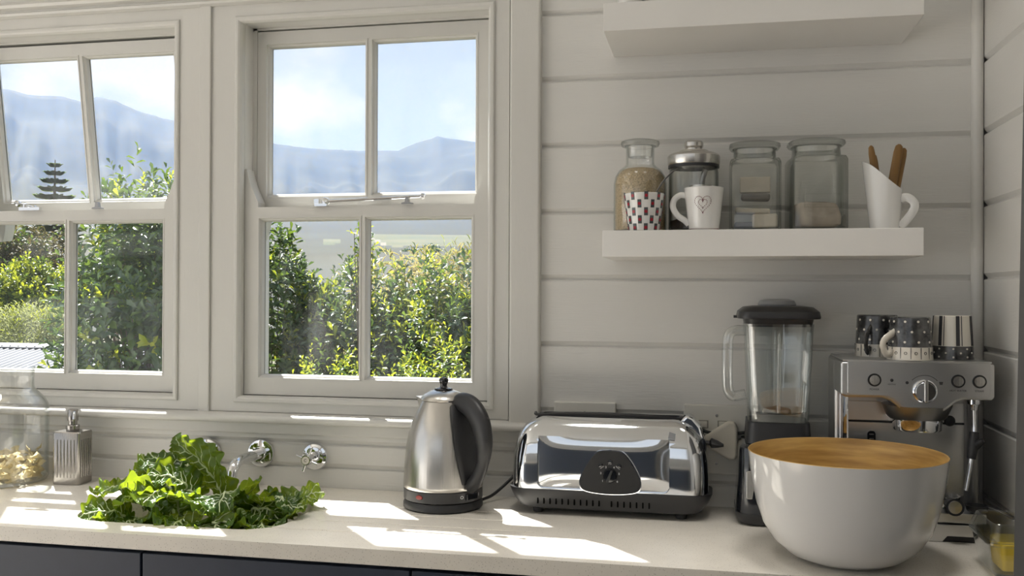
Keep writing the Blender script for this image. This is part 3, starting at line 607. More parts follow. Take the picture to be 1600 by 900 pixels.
b = B(); sp = [(-0.050, -0.018, 0.205), (-0.050, 0.018, 0.205), (-0.050, 0.014, 0.236), (-0.050, -0.014, 0.236)]
b.rings([[(-0.045, -0.022, 0.190), (-0.045, 0.022, 0.190), (-0.040, 0.020, 0.2375), (-0.040, -0.020, 0.2375)], [(-0.070, -0.014, 0.206), (-0.070, 0.014, 0.206), (-0.066, 0.016, 0.238), (-0.066, -0.016, 0.238)], [(-0.094, -0.004, 0.235), (-0.094, 0.004, 0.235), (-0.094, 0.010, 0.2405), (-0.094, -0.010, 0.2405)]])
b.obj('spout', STEEL, t, smooth=50, bevel=0.002)
def on_ring(ang, z, rr_=0.0885): return (rr_ * math.cos(ang), rr_ * math.sin(ang), z)
view = math.radians(-72 + 36)       # local direction that faces the camera
a = view - math.radians(38)
B().lathe([(0.001, 0.0), (0.009, 0.0), (0.008, 0.0025), (0.001, 0.003)], 20, on_ring(a, 0.034), (math.cos(a), math.sin(a), 0)).obj('indicator_lens', RED, ring, smooth=40, loc=(0, 0, 0.034 * .45)).scale = (1, 1, .55)
a = view + math.radians(42); ca, sa = math.cos(a), math.sin(a)
b = B(); b.box(-0.002, 0.0035, -0.017, 0.017, -0.007, 0.007); o = b.obj('switch', BLACKG, ring, bevel=0.0015, loc=on_ring(a, 0.034), rot=(0, 0, a))
for da, s_ in ((17, 'O'), (-17, 'I')):
    a2 = a + math.radians(-da); text(s_, 0.010, INKW, ring, on_ring(a2, 0.034, 0.0893), (PI / 2, 0, a2 + PI / 2), 'switch_mark')
# cord from the kettle's foot up behind the toaster
b = B(); b.tube(spline([(0.034, 0.082, 0.008), (0.030, 0.0975, 0.012), (0.0, 0.12, 0.03)], 6), 0.0034, 8)
ck = B(); ck.tube(spline([(-0.507, -0.090, 0.010), (-0.492, -0.062, 0.014), (-0.472, -0.036, 0.030), (-0.446, -0.012, 0.056), (-0.410, -0.0065, 0.090), (-0.365, -0.0055, 0.130), (-0.34, -0.0050, 0.150)], 6), 0.0036, 8)
ck.obj('power_cord', BLACKP, t).matrix_parent_inverse = (Matrix.Translation((-0.589, -0.128, 0.0005)) @ Matrix.Rotation(math.radians(-36), 4, 'Z')).inverted()
b.bm.free()

# ---- toaster
TX, TY = -0.2150, -0.096
t = thing('toaster', 'long chrome toaster with black base and triangular dial plate', 'toaster', (TX, TY, 0.0))
HW, HD = 0.2165, 0.070
def tr(hw, hd, z, r, x=0): return [(px + x, py, z) for px, py in rrect(-hw, hw, -hd, hd, min(r, hd - .001), 8)]
b = B(); b.rings([tr(HW - .035, HD - .012, 0.012, .04), tr(HW - .018, HD - .004, 0.016, .045), tr(HW - .004, HD + .001, 0.034, .05), tr(HW + .004, HD + .003, 0.052, .05), tr(HW + .004, HD + .003, 0.056, .05), tr(HW - .006, HD - .004, 0.056, .045)])
base = b.obj('base', GREYP, t, smooth=35)
for k in range(19):
    if k == 11: continue
    B().box(-0.0015, 0.0015, -0.0014, 0.0016, -0.0075, 0.0075).obj('vent_slot', SLOTM, base, loc=(-0.150 + k * 0.0133, -HD - 0.0009, 0.0325), rot=(math.radians(-11), 0, 0))
for fx in (-.155, .155):
    for fy in (-.036, .045): B().lathe([(0.001, 0.0003), (0.011, 0.0003), (0.0125, 0.013), (0.001, 0.0132)], 16, (fx, fy, 0)).obj('foot', BLACKP, t, smooth=40)
prof = [(0, 0.0565), (0.0, 0.09), (0.002, 0.125), (0.006, 0.150), (0.013, 0.172), (0.024, 0.190), (0.036, 0.2015), (0.048, 0.2085), (0.056, 0.2105)]
rs = []
for d, z in prof:
    dd = d * 0.86
    rs.append(tr(HW - 0.004 - d * 1.05, HD - dd, z, 0.038 - d * 0.2))
shell = B().rings(rs).obj('body', CHROMET, t)
cut = B(); cut.prism(rrect(-0.152, 0.132, 0.0580, 0.172, 0.014), -0.2, -HD + 0.0075, 'xz'); cu = cut.obj('cut', CHROMET, t)
bpy.context.view_layer.update()
boolean(shell, [cu]); shell.data.polygons.foreach_set('use_smooth', [True] * len(shell.data.polygons)); shell.data.set_sharp_from_angle(angle=math.radians(32))
b = B(); g = []
for i in range(25):
    u = i / 12 - 1; g.append([b.bm.verts.new((-0.010 + u * 0.1405, -HD + 0.0072 - 0.0052 * (1 - u ** 4) * (1 - (j / 6 - 1) ** 4), 0.115 + (j / 6 - 1) * 0.0555)) for j in range(13)])
for i in range(24):
    for j in range(12): b.face((g[i][j], g[i + 1][j], g[i + 1][j + 1], g[i][j + 1]))
b.obj('front_panel', CHROMET, t, smooth=60)
# black top with the bread slots
b = B(); b.rings([tr(0.158, 0.020, 0.205, .014), tr(0.158, 0.020, 0.2135, .014), tr(0.150, 0.0155, 0.2135, .011), tr(0.150, 0.0155, 0.2075, .011)], cap0=True); top_ = b.obj('slot_surround', BLACKP, t, smooth=30)
b = B(); b.tube(spline([(-0.166, -0.012, 0.2155), (-0.160, -0.017, 0.2105), (-0.10, -0.019, 0.2155), (0, -0.019, 0.217), (0.10, -0.019, 0.2145), (0.152, -0.018, 0.2105), (0.163, -0.014, 0.2165)], 5), 0.0032, 6); b.obj('top_rim', BLACKP, t)
# chrome lever housing and black lever at the right end
b = B(); b.prism([(0.150, 0.205), (0.166, 0.221), (0.180, 0.215), (0.196, 0.196), (0.2045, 0.165), (0.190, 0.163), (0.172, 0.195)], -0.028, 0.028, 'xz'); b.obj('end_cowl', CHROMET, t, bevel=0.006, seg=3)
b = B(); b.prism([(0.204, 0.060), (0.2075, 0.060), (0.2075, 0.158), (0.203, 0.172), (0.199, 0.172)], -0.036, 0.036, 'xz'); b.obj('end_strip', BLACKG, t, bevel=0.002)
b = B(); b.rings([[(0.205, y * .006, 0.158 + z * .005) for y, z in arc((0, 0), 1, 0, 2 * PI * 7 / 8, 7)], [(0.214, y * .006, 0.158 + z * .005) for y, z in arc((0, 0), 1, 0, 2 * PI * 7 / 8, 7)], [(0.218, y * .014, 0.158 + z * .011) for y, z in arc((0, 0), 1, 0, 2 * PI * 7 / 8, 7)], [(0.232, y * .015, 0.156 + z * .008) for y, z in arc((0, 0), 1, 0, 2 * PI * 7 / 8, 7)], [(0.244, y * .010, 0.154 + z * .003) for y, z in arc((0, 0), 1, 0, 2 * PI * 7 / 8, 7)]])
b.obj('lever', BLACKP, t, smooth=50)
b = B(); b.prism([(-.006, -.006), (.008, -.009), (.010, .004), (-.003, .008)], -0.0015, 0, 'xz'); b.obj('badge', DSTEEL, t, loc=(0.134, -HD + 0.006, 0.180), rot=(math.radians(-12), 0, 0))
# dial plate
yp = -HD - 0.0005
def bez(P, n=10): return [tuple(q)[:2] for q in spline([(p[0], p[1], 0) for p in P] + [(P[0][0], P[0][1], 0)], n)[:-1]]
DX = 0.0065
pl = [(x * 1.33 + DX, 0.0525 + (z - 0.0605) * 1.02) for x, z in bez([(0.0, 0.152), (0.022, 0.146), (0.041, 0.112), (0.0485, 0.083), (0.040, 0.066), (0.0, 0.0605), (-0.040, 0.066), (-0.0485, 0.083), (-0.041, 0.112), (-0.022, 0.146)], 6)]
b = B(); b.prism([(DX + (x - DX) * 1.03, 0.1 + (z - .1) * 1.03) for x, z in pl], yp - 0.0035, yp + 0.008, 'xz'); b.obj('dial_plate_rim', CHROME, t)
b = B(); b.prism(pl, yp - 0.0055, yp - 0.003, 'xz'); plate = b.obj('dial_plate', pmat('dial_black', (0.012, 0.012, 0.013), 0.5), t, bevel=0.0012); cz = 0.0925
b = B(); b.lathe([(0.001, 0), (0.0152, 0), (0.0150, 0.004), (0.013, 0.007), (0.001, 0.0075)], 32, (DX, yp - 0.0055, cz), (0, -1, 0)); kn = b.obj('dial', BLACKG, t, smooth=35)
b = B(); b.prism([(-0.003, -0.013), (0.003, -0.013), (0.0022, 0.013), (-0.0022, 0.013)], -0.006, 0, 'xz'); b.obj('dial_grip', BLACKP, kn, bevel=0.001, loc=(DX, yp - 0.0128, cz), rot=(0, math.radians(22), 0))
yt = yp - 0.0058
for k, s_ in enumerate('123456'):
    a = math.radians(218 - k * 51.2); text(s_, 0.0062, INKW, plate, (DX + 0.0200 * math.cos(a), yt, cz + 0.0195 * math.sin(a)), (PI / 2, 0, 0), 'numeral')
for x, z, r_, s_ in ((-0.0200 + DX, 0.1140, 38, 'BAGEL'), (DX, 0.1225, 0, 'STOP'), (0.0200 + DX, 0.1140, -38, 'REHEAT')):
    b = B(); b.lathe([(0.001, 0), (0.0050, 0), (0.0042, 0.003), (0.001, 0.0035)], 18, (0, 0, 0), (0, -1, 0)); o = b.obj('button', BLACKG, plate, smooth=40, loc=(x, yt + 0.0005, z), rot=(0, math.radians(-r_), 0)); o.scale = (1.1, 1, .75)
    rr_ = math.radians(r_); text(s_, 0.0030, INKW, plate, (x + 0.0055 * math.sin(rr_), yt, z - 0.0055 * math.cos(rr_)), (PI / 2, math.radians(-r_), 0), 'button_word')

# ---- wall sockets, plug and the black cable
def socket(label, x, z, w_, h_, switches):
    t = thing('wall_socket', label, 'socket', (x, 0.0, z))
    p = B(); p.box(0, w_, -0.011, -0.0003, -h_, 0); p.obj('face_plate', PLASTW, t, bevel=0.003, seg=3)
    for zz_ in (-0.024, -h_ + 0.024): B().lathe([(0.001, 0.0), (0.0035, 0.0), (0.003, 0.0015), (0.001, 0.002)], 14, (w_ * 0.5, -0.011, zz_), (0, -1, 0)).obj('screw', DSTEEL, t, smooth=40)
    for sx_ in switches:
        B().box(sx_ - 0.0135, sx_ + 0.0135, -0.0122, -0.0105, -0.053, -0.035).obj('switch_bezel', PLASTD, t, bevel=0.0005)
        B().box(sx_ - 0.0105, sx_ + 0.0105, -0.0152, -0.0118, -0.051, -0.037).obj('switch', PLASTW, t, bevel=0.001, rot=(math.radians(0), 0, 0))
    return t
socket('cream wall socket plate partly hidden behind the toaster top', -0.356, 0.229, 0.144, 0.15, (0.04, 0.10))
socket('cream double wall socket with two rocker switches behind the blender', -0.058, 0.231, 0.146, 0.156, (0.041, 0.088))
b = B(); b.prism([(-0.050, 0.0), (-0.046, 0.012), (0.004, 0.046), (0.018, 0.044), (0.024, 0.030), (0.024, -0.030), (0.018, -0.040), (0.004, -0.040), (-0.046, -0.010)], -0.036, -0.0115, 'xz')
pg = b.obj('power_plug', PLUGM, bevel=0.006, seg=3, loc=(0.036, 0, 0.152)); tag(pg, 'cream wedge-shaped plug in the socket behind the toaster lever', 'plug')
b = B(); mitre(b, 0.0, 0.008, -0.018, 0.018, [(0, -0.0365), (0.0012, -0.0365), (0.0012, -0.036), (0, -0.036)]); b.obj('raised_panel', PLUGM, pg)
b = B(); b.tube(spline([(-0.02, -0.022, 0.176), (0.0, -0.024, 0.170), (0.035, -0.024, 0.167), (0.075, -0.022, 0.172), (0.11, -0.020, 0.17), (0.15, -0.02, 0.12), (0.16, -0.016, 0.02)], 6), 0.0036, 8)
tag(b.obj('black_cable', BLACKP), 'black cable running from the toaster to behind the blender', 'cable')

# ---- blender
BX, BY = 0.140, -0.090
t = thing('blender', 'glass jug blender with glossy black base, left of the coffee machine', 'blender', (BX, BY, 0.0))
def sq(h, z, r, h2=None): return [(x, y, z) for x, y in rrect(-h, h, -(h2 or h), (h2 or h), r, 6)]
b = B(); b.rings([sq(.074, .0005, .03), sq(.080, .003, .032), sq(.087, .018, .034), sq(.087, .026, .034)]); b.obj('foot', GREYP, t, smooth=35)
b = B(); b.rings([sq(.0865, .0262, .034), sq(.0865, .035, .034), sq(.082, .10, .032), sq(.0805, .150, .030), sq(.079, .160, .028), sq(.073, .167, .026), sq(.06, .168, .02)]); b.obj('base', BLACKG, t, smooth=35)
b = B(); b.prism(rrect(-.011, .011, .052, .110, .003, 3), -0.0875, -0.080, 'xz'); b.obj('name_plate', STEEL, t, bevel=0.001, loc=(-.055, 0.0, 0), rot=(math.radians(-3), 0, 0))
b = B(); b.rings([sq(.066, .1682, .02), sq(.066, .174, .022), sq(.0635, .212, .022), sq(.058, .213, .02)]); b.obj('collar', BLACKP, t, smooth=35)
b = B(); o_ = [(.0605, .2135), (.0625, .220), (.0655, .30), (.0705, .405), (.072, .4185)]; i_ = [(.069, .4185), (.0665, .405), (.0612, .30), (.0575, .235), (.045, .2285)]
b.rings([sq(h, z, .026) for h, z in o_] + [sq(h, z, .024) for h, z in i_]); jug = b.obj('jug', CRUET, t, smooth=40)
for k, (rx, ry) in enumerate(((0, -1), (1, 0), (0, 1), (-1, 0))):
    b = B(); b.tube([(rx * .0545, ry * .0545, .233), (rx * .059, ry * .059, .31), (rx * .064, ry * .064, .40)], [.0045, .0045, .003], 8); b.obj('jug_rib', CRUET, jug, smooth=60)
b = B(); b.tube(spline([(-.066, -.01, .402), (-.088, -.014, .402), (-.101, -.017, .392), (-.104, -.018, .36), (-.104, -.018, .30), (-.102, -.017, .275), (-.092, -.014, .262), (-.066, -.01, .266)], 6), 0.0085, 12, flat=(1.3, .9), up=(0, 1, 0)); b.obj('jug_handle', CRUET, jug, smooth=60)
b = B(); b.lathe([(.001, .229), (.03, .229), (.028, .236), (.010, .240), (.001, .243)], 24); b.obj('blade_hub', DSTEEL, t, smooth=40)
b = B(); b.rings([sq(.066, .4125, .024), sq(.069, .420, .026), sq(.071, .4285, .026), sq(.0835, .4295, .030), sq(.0845, .433, .03), sq(.082, .444, .028), sq(.070, .4535, .024), sq(.05, .456, .02)]); b.box(-.091, -.082, -.016, .016, .4295, .435); lid = b.obj('lid', GREYP, t, smooth=35)
B().lathe([(.001, .456), (.039, .456), (.040, .459), (.036, .467), (.024, .4705), (.001, .471)], 32).obj('lid_cap', pmat('cap_grey', (0.30, 0.31, 0.32), .3), lid, smooth=35)

# ---- espresso machine
MX0, MX1, MYF, MYB = 0.252, 0.532, -0.235, -0.030
t = thing('espresso_machine', 'brushed steel espresso machine in the corner, cups on its top', 'coffee machine', (MX0, MYF, 0.0)); W_ = MX1 - MX0; D_ = MYB - MYF
b = B(); b.prism([(0.0, 0.0), (W_, 0.0), (W_, .035), (0, .035)], 0.022, D_, 'xz'); b.obj('base', BLACKP, t, bevel=0.003)
b = B(); b.box(0.0, W_, .105, D_, .035, .350); b.obj('rear_tank', STEELH, t, bevel=0.006)
b = B(); b.box(.024, W_ - .03, .098, .105, .060, .2185); b.obj('back_splash', STEELH, t, bevel=0.001); B().box(.024, W_ - .03, .1005, .1055, .2185, .2225).obj('splash_seam', BLACKP, t); b = B(); b.box(.024, W_ - .03, .098, .105, .2225, .262); b.obj('upper_splash', STEELH, t, bevel=0.001)
for x in (0.012, W_ - .024): B().box(x, x + .011, .060, .105, .035, .280).obj('side_pillar', CHROME if x < .1 else DSTEEL, t, bevel=0.004)
b = B(); fp = [(0.0, .348), (0.0, .284), (.008, .279), (.078, .279), (.092, .274), (.112, .257), (.130, .250), (.172, .250), (.192, .257), (.212, .274), (.226, .279), (W_ - .006, .279), (W_, .284), (W_, .348)]
b.prism([(x, z) for x, z in fp], 0.0, .110, 'xz'); hd = b.obj('head', STEELH, t, bevel=0.004, seg=3)
b = B(); b.prism([(x * .93 + .012, z + .002) if z > .3 else (x * .93 + .012, z + .004) for x, z in fp], -0.0015, 0.002, 'xz'); pn = b.obj('control_panel', STEELH, t, bevel=0.001)
b = B(); b.box(.004, W_ - .004, .004, D_ - .004, .349, .3525); b.obj('cup_warmer', STEELH, t, bevel=0.0015)
b = B(); b.lathe([(.001, .263), (.066, .263), (.056, .240), (.050, .2345), (.001, .2345)], 40, (.150, .052, 0)); b.obj('group_bell', DSTEEL, t, smooth=40)
b = B(); b.lathe([(.030, .215), (.0445, .213), (.046, .216), (.046, .236), (.044, .238), (.001, .238), (.001, .225), (.030, .225)], 40, (.150, .046, 0)); b.obj('group_ring', CHROME, t, smooth=35)
def kbtn(x, z, r_, lab=None):
    b = B(); b.lathe([(.001, 0), (r_ + .0022, 0), (r_ + .0022, .002), (r_, .002), (r_, .0005)], 28, (x, -0.0015, z), (0, -1, 0)); b.obj('button_ring', BLACKP, pn, smooth=35)
    b = B(); b.lathe([(.001, 0), (r_, 0), (r_ - .001, .003), (.001, .0032)], 28, (x, -0.0016, z), (0, -1, 0)); b.obj('button', STEEL, pn, smooth=35)
    if lab: text(lab, 0.0052, INK, pn, (x, -0.0017, z - .0185), (PI / 2, 0, 0))
kbtn(.062, .314, .0105, 'POWER'); kbtn(.214, .315, .0105, 'HOT WATER'); kbtn(.252, .315, .0105, 'STEAM')
B().lathe([(.001, 0), (.0032, 0), (.001, .001)], 12, (.094, -.0015, .314), (0, -1, 0)).obj('heating_light', BLACKP, pn); text('HEATING', .0036, INK, pn, (.094, -.0017, .306), (PI / 2, 0, 0))
b = B(); b.lathe([(.001, 0), (.0225, 0), (.0225, .004), (.0205, .0055), (.0190, .005), (.0175, .012), (.001, .0125)], 40, (.154, -.0015, .294), (0, -1, 0)); kd = b.obj('selector_dial', CHROME, t, smooth=35)
B().box(-.003, .003, -.0055, 0, -.020, .023).obj('dial_grip', STEEL, kd, bevel=.0012, loc=(.154, -.0138, .294))
b = B(); b.tube([(.154 + .031 * math.cos(a), -.0017, .294 + .031 * math.sin(a)) for a in np.linspace(math.radians(42), math.radians(138), 16)], .0006, 5); b.obj('dial_scale', INK, pn)
b = B(); b.prism([(-.004, .003), (.003, .003), (.002, -.003), (-.003, -.003)], -.0003, .0003, 'xz'); b.obj('cup_symbol', INK, pn, loc=(.184, -.0017, .310))
b = B(); b.lathe([(.0022, -.0003), (.0030, -.0003), (.0030, .0003), (.0022, .0003)], 12, (0, 0, 0), (0, -1, 0)); b.obj('drop_symbol', INK, pn, loc=(.122, -.0017, .310))
b = B(); b.prism(rrect(-.008, .008, -.014, .010, .007), -.003, 0, 'xz'); so = b.obj('outlet_plate', BLACKG, t, loc=(.072, .0985, .1915))
for dz in (-.006, .003): B().box(-.0045, .0045, -.0042, -.002, dz - .001, dz + .001).obj('label_line', STEEL, so)
b = B(); b.lathe([(.001, 0), (.011, 0), (.009, .004), (.001, .005)], 20, (.222, .098, .226), (0, -1, 0)); b.obj('steam_knob', BLACKP, t, smooth=40)
b = B(); b.lathe([(.001, 0), (.012, 0), (.012, .010), (.008, .012), (.006, .022), (.001, .022)], 20, (.250, .030, .279), (0, 0, -1)); b.obj('wand_joint', CHROME, t, smooth=35)
b = B(); b.tube(spline([(.250, .030, .262), (.249, .022, .225), (.246, .016, .190), (.236, .008, .140), (.229, .004, .105)], 6), .0042, 10); wd = b.obj('steam_wand', CHROME, t, smooth=60)
b = B(); b.tube([(.2485, .021, .215), (.2455, .015, .190), (.241, .0115, .165)], [.0085, .0105, .008], 12); b.tube([(.2465, .016, .185), (.254, .006, .197), (.259, .000, .203)], [.008, .0075, .004], 10); b.obj('wand_grip', BLACKP, wd, smooth=50)
b = B(); b.box(.008, W_ - .008, .024, .10, .0355, .056); b.obj('drip_tray', STEELH, t, bevel=.002); b = B(); b.prism([(.012, .0005), (.160, .0005), (.190, .0005), (.200, .012), (W_ - .03, .012), (W_ - .03, .034), (.012, .034)], .018, .022, 'xz'); b.obj('tray_front', STEELH, t, bevel=.001)
# portafilter lying on the drip tray
t = thing('portafilter', 'black-handled portafilter on the drip tray, round steel end facing out', 'portafilter', (0.462, -0.212, 0.0565))
b = B(); b.lathe([(.001, .001), (.028, .001), (.030, .004), (.031, .020), (.026, .020), (.024, .004), (.001, .004)], 32, (0.0, .070, .0)); b.obj('basket', CHROME, t, smooth=35)
b = B(); b.tube([(0, .042, .012), (0.0, .02, .014), (-.001, -.01, .016), (-.002, -.030, .017)], [.007, .011, .014, .0165], 18); hh = b.obj('handle', BLACKP, t, smooth=60)
b = B(); b.lathe([(.001, 0), (.0128, 0), (.012, .0015), (.001, .002)], 28, (-.002, -.0300, .017), (0, -1, 0)); b.obj('end_cap', STEEL, hh, smooth=35)
# black measuring scoop beside it
t = thing('coffee_scoop', 'flat black plastic scoop lying across the drip tray towards the wall', 'scoop', (0.508, -0.205, 0.0565))
b = B(); b.lathe([(.001, .0005), (.012, .0008), (.019, .006), (.021, .016), (.0195, .016), (.017, .007), (.001, .003)], 24); b.obj('cup', BLACKP, t, smooth=50)
b = B(); b.tube(spline([(.016, -.004, .014), (.030, -.012, .013), (.046, -.024, .006), (.056, -.034, .0005)], 5), [.006] * 16, 8, flat=(1.3, .45)); b.obj('handle', BLACKP, t, smooth=50)

# ---- cups upside down on the machine
def cup(name, label, x, y, rt, rb, h, rotz, style):
    t = thing(name, label, 'cup', (x, y, 0.3527), rotz)
    zb = h * .30
    def R_(z): return rb + (rt - rb) * (z / h)
    CB = MATS.get('marble_glaze') or pmat('marble_glaze', (0.12, 0.12, 0.12), .2, var=.9, vscale=45, dark=(.012, .012, .013), coat=.4)
    lo, hi = (CREAMC, CB) if style == 'marble' else (CB, CREAMC)
    B().lathe([(R_(0) - .003, 0), (R_(0), 0), (R_(zb), zb), (R_(zb) - .003, zb)], 40, loop=True).obj('rim_band', lo, t, smooth=40)
    B().lathe([(R_(zb), zb), (R_(h), h - .002), (R_(h) - .002, h), (.001, h)], 40, cap0=False).obj('body', hi, t, smooth=40)
    if style == 'marble':
        for row, z in enumerate((zb + .010, zb + .030, zb + .050)):
            for k in range(10):
                a = 2 * PI * (k + .5 * (row % 2)) / 10; r_ = R_(z); d = (math.cos(a), math.sin(a), 0)
                B().lathe([(.0024, -.0005), (.0024, .0006), (.001, .0008)], 8, (d[0] * r_, d[1] * r_, z), d).obj('dot', CREAMC, t)
        for k in range(14):
            a = 2 * PI * k / 14; r_ = R_(zb * .5); d = (math.cos(a), math.sin(a), 0); o = B().box(-.0006, .0006, -.0004, .0006, -zb * .48, zb * .48).obj('line', INK, t, loc=(d[0] * r_, d[1] * r_, zb * .5), rot=(0, 0, a - PI / 2))
            a += PI / 14; d = (math.cos(a), math.sin(a), 0); B().lathe([(.0022, -.0003), (.0030, -.0003), (.0030, .0005), (.0022, .0005)], 10, (d[0] * r_, d[1] * r_, zb * .55), d, loop=True).obj('circle', INK, t)
    else:
        for k in range(7):
            a = 2 * PI * k / 7 + .12; d = (math.cos(a), math.sin(a), 0); zc = (zb + h) / 2; r_ = R_(zc); sl = math.atan((rb - rt) / h)
            for off, wd_ in ((0, .0034), (.0075, .0007)):
                aa = a + off / r_; dd = (math.cos(aa), math.sin(aa), 0)
                B().box(-wd_, wd_, -.0006, .0006, -(h - zb) * .485, (h - zb) * .485).obj('stripe', INK, t, loc=(dd[0] * r_, dd[1] * r_, zc), rot=(-sl, 0, aa + PI / 2))
        for row, z in enumerate((.005, zb - .005, zb * .5)):
            for k in range(9):
                a = 2 * PI * (k + (.5 if row == 2 else 0)) / 9; r_ = R_(z); d = (math.cos(a), math.sin(a), 0); B().lathe([(.0020, -.0005), (.0020, .0006), (.001, .0008)], 8, (d[0] * r_, d[1] * r_, z), d).obj('dot', CREAMC, t)
    hp = spline([(R_(h * .92) - .004, 0, h * .90), (R_(.5) + .012, 0, h * .78), (R_(h * .5) + .022, 0, h * .45), (R_(h * .3) + .018, 0, h * .17), (R_(h * .2) + .006, 0, h * .14), (R_(h * .3) + .002, 0, h * .24)], 6)
    B().tube(hp, .0048, 10, flat=(1.5, .8), up=(0, 1, 0)).obj('handle', hi if style == 'marble' and y > -.15 else CREAMC, t, smooth=60)
cup('marbled_cup', 'black marbled dotted cup upside down at the left rear of the machine top', 0.341, -0.100, .040, .0445, .086, math.radians(-118), 'marble')
cup('marbled_cup', 'black marbled dotted cup upside down in front, curled handle to its left', 0.388, -0.190, .0375, .0435, .084, math.radians(-150), 'marble')
cup('striped_cup', 'cream cup with black stripes upside down at the right of the machine top', 0.476, -0.148, .0350, .0400, .087, math.radians(60), 'stripe')

# ---- big white bowl with bamboo inside
t = thing('salad_bowl', 'large glossy white bowl with bamboo interior at the worktop edge', 'bowl', (0.2420, -0.380, 0.0))
po = [(.001, .0006), (.070, .0006), (.085, .003), (.108, .014), (.131, .034), (.149, .062), (.1605, .095), (.168, .130), (.1725, .160), (.1755, .1885)]
pi_ = [(.1735, .1885), (.170, .160), (.165, .130), (.1575, .098), (.146, .067), (.128, .041), (.105, .021), (.08, .011), (.001, .008)]
SB = lambda q: [(r_ * .984, z_ * 1.028) for r_, z_ in q]
B().lathe(SB(po), 96, cap1=False).obj('outer_shell', LACQ, t, smooth=60)
B().lathe(SB([(.1755, .1885), (.1748, .1896), (.1738, .1890)] + pi_), 96, cap0=False).obj('bamboo_lining', BAMBOO, t, smooth=60)

# ---- glass dish with yellow butter at the right edge
t = thing('glass_dish', 'lidded glass dish at the right edge of the worktop', 'dish', (0.514, -0.402, 0.0))
def rr2(hx, hy, z, r): return [(x, y, z) for x, y in rrect(-hx, hx, -hy, hy, r, 5)]
b = B(); b.rings([rr2(.036, .050, .0006, .012), rr2(.042, .056, .006, .014), rr2(.051, .066, .056, .016), rr2(.0555, .071, .060, .016), rr2(.0555, .071, .063, .016), rr2(.049, .064, .063, .015), rr2(.040, .054, .009, .013)]); b.obj('dish', GLASS, t, smooth=40)
b = B(); b.rings([rr2(.0555, .071, .0635, .016), rr2(.0555, .071, .067, .016), rr2(.046, .060, .092, .014), rr2(.044, .058, .094, .014), rr2(.042, .056, .0915, .013), rr2(.051, .066, .0665, .015)]); b.obj('lid', GLASS, t, smooth=40)
b = B(); b.rings([rr2(.026, .036, .0095, .006), rr2(.029, .039, .046, .008), rr2(.029, .039, .054, .008), rr2(.025, .035, .057, .007)])
tag(b.obj('butter_block', BUTTER, smooth=40, loc=(0.516, -0.402, 0.0)), 'yellow block of butter inside the lidded glass dish', 'butter')

# ---- large glass jar with pasta at the left edge
JX, JY = -1.742, -0.112
t = thing('storage_jar', 'wide-necked clear glass jar part-filled with pasta at the left edge', 'jar', (JX, JY, 0.0))
po = [(.001, .0006), (.090, .0006), (.099, .004), (.1025, .012), (.1025, .180), (.100, .195), (.092, .210), (.078, .224), (.070, .233), (.067, .242), (.067, .270), (.069, .284), (.0705, .287)]
pi_ = [(.0665, .288), (.0645, .270), (.0645, .242), (.0675, .231), (.0755, .222), (.089, .208), (.097, .194), (.0995, .180), (.0995, .016), (.095, .010), (.001, .009)]
B().lathe(po + pi_, 64, cap0=True, cap1=True).obj('glass_body', GLASS, t, smooth=50)
b = B()                                                                       # one bow of pasta
def bow():
    b = B(); n = 8; g = []
    for i in range(n + 1):
        u = i / n * 2 - 1; w_ = .0045 + .0065 * abs(u) ** 1.2
        g.append([b.bm.verts.new((u * .015, v * w_, .0045 * math.cos(v * 2.6) * (1 - abs(u)) + .002 * math.sin(3 * v + u * 2) * abs(u))) for v in (-1, -.5, 0, .5, 1)])
    for i in range(n):
        for j in range(4): b.face((g[i][j], g[i + 1][j], g[i + 1][j + 1], g[i][j + 1]))
    bmesh.ops.solidify(b.bm, geom=list(b.bm.faces), thickness=.0012)
    return b
first = bow().obj('pasta_bow', PASTA, smooth=70); PM = first.data; bpy.data.objects.remove(first)
rng = random.Random(3); cnt = 0
for layer in range(6):
    z = .017 + layer * .0088; k_n = 30 if layer < 5 else 24
    for k in range(k_n):
        ring_ = k % 3; rr_ = (.080, .058, .028)[ring_] * rng.uniform(.95, 1.04); a = k * 2 * PI / k_n * (1 if ring_ == 0 else 1.7) * (1.0 if ring_ else 1.0) + layer * .5 + rng.uniform(-.1, .1)
        if ring_ == 0: a = (k // 3) * 2 * PI / (k_n / 3) + layer * .33
        hz_ = z + (rng.uniform(.0, .012) if layer == 5 else 0) + (.006 * math.sin(a * 2) if layer >= 4 else 0)
        o = bpy.data.objects.new('pasta_bow', PM); COL.objects.link(o); o.location = (JX + rr_ * math.cos(a), JY + rr_ * math.sin(a), hz_)
        o.rotation_euler = (rng.uniform(-.9, .9), rng.uniform(-.7, .7), a + PI / 2 + rng.uniform(-.5, .5)); s_ = rng.uniform(.85, 1.1); o.scale = (s_, s_, s_)
        tag(o, 'yellow bow pasta piece heaped inside the glass jar', 'pasta', 'pasta in the glass jar')

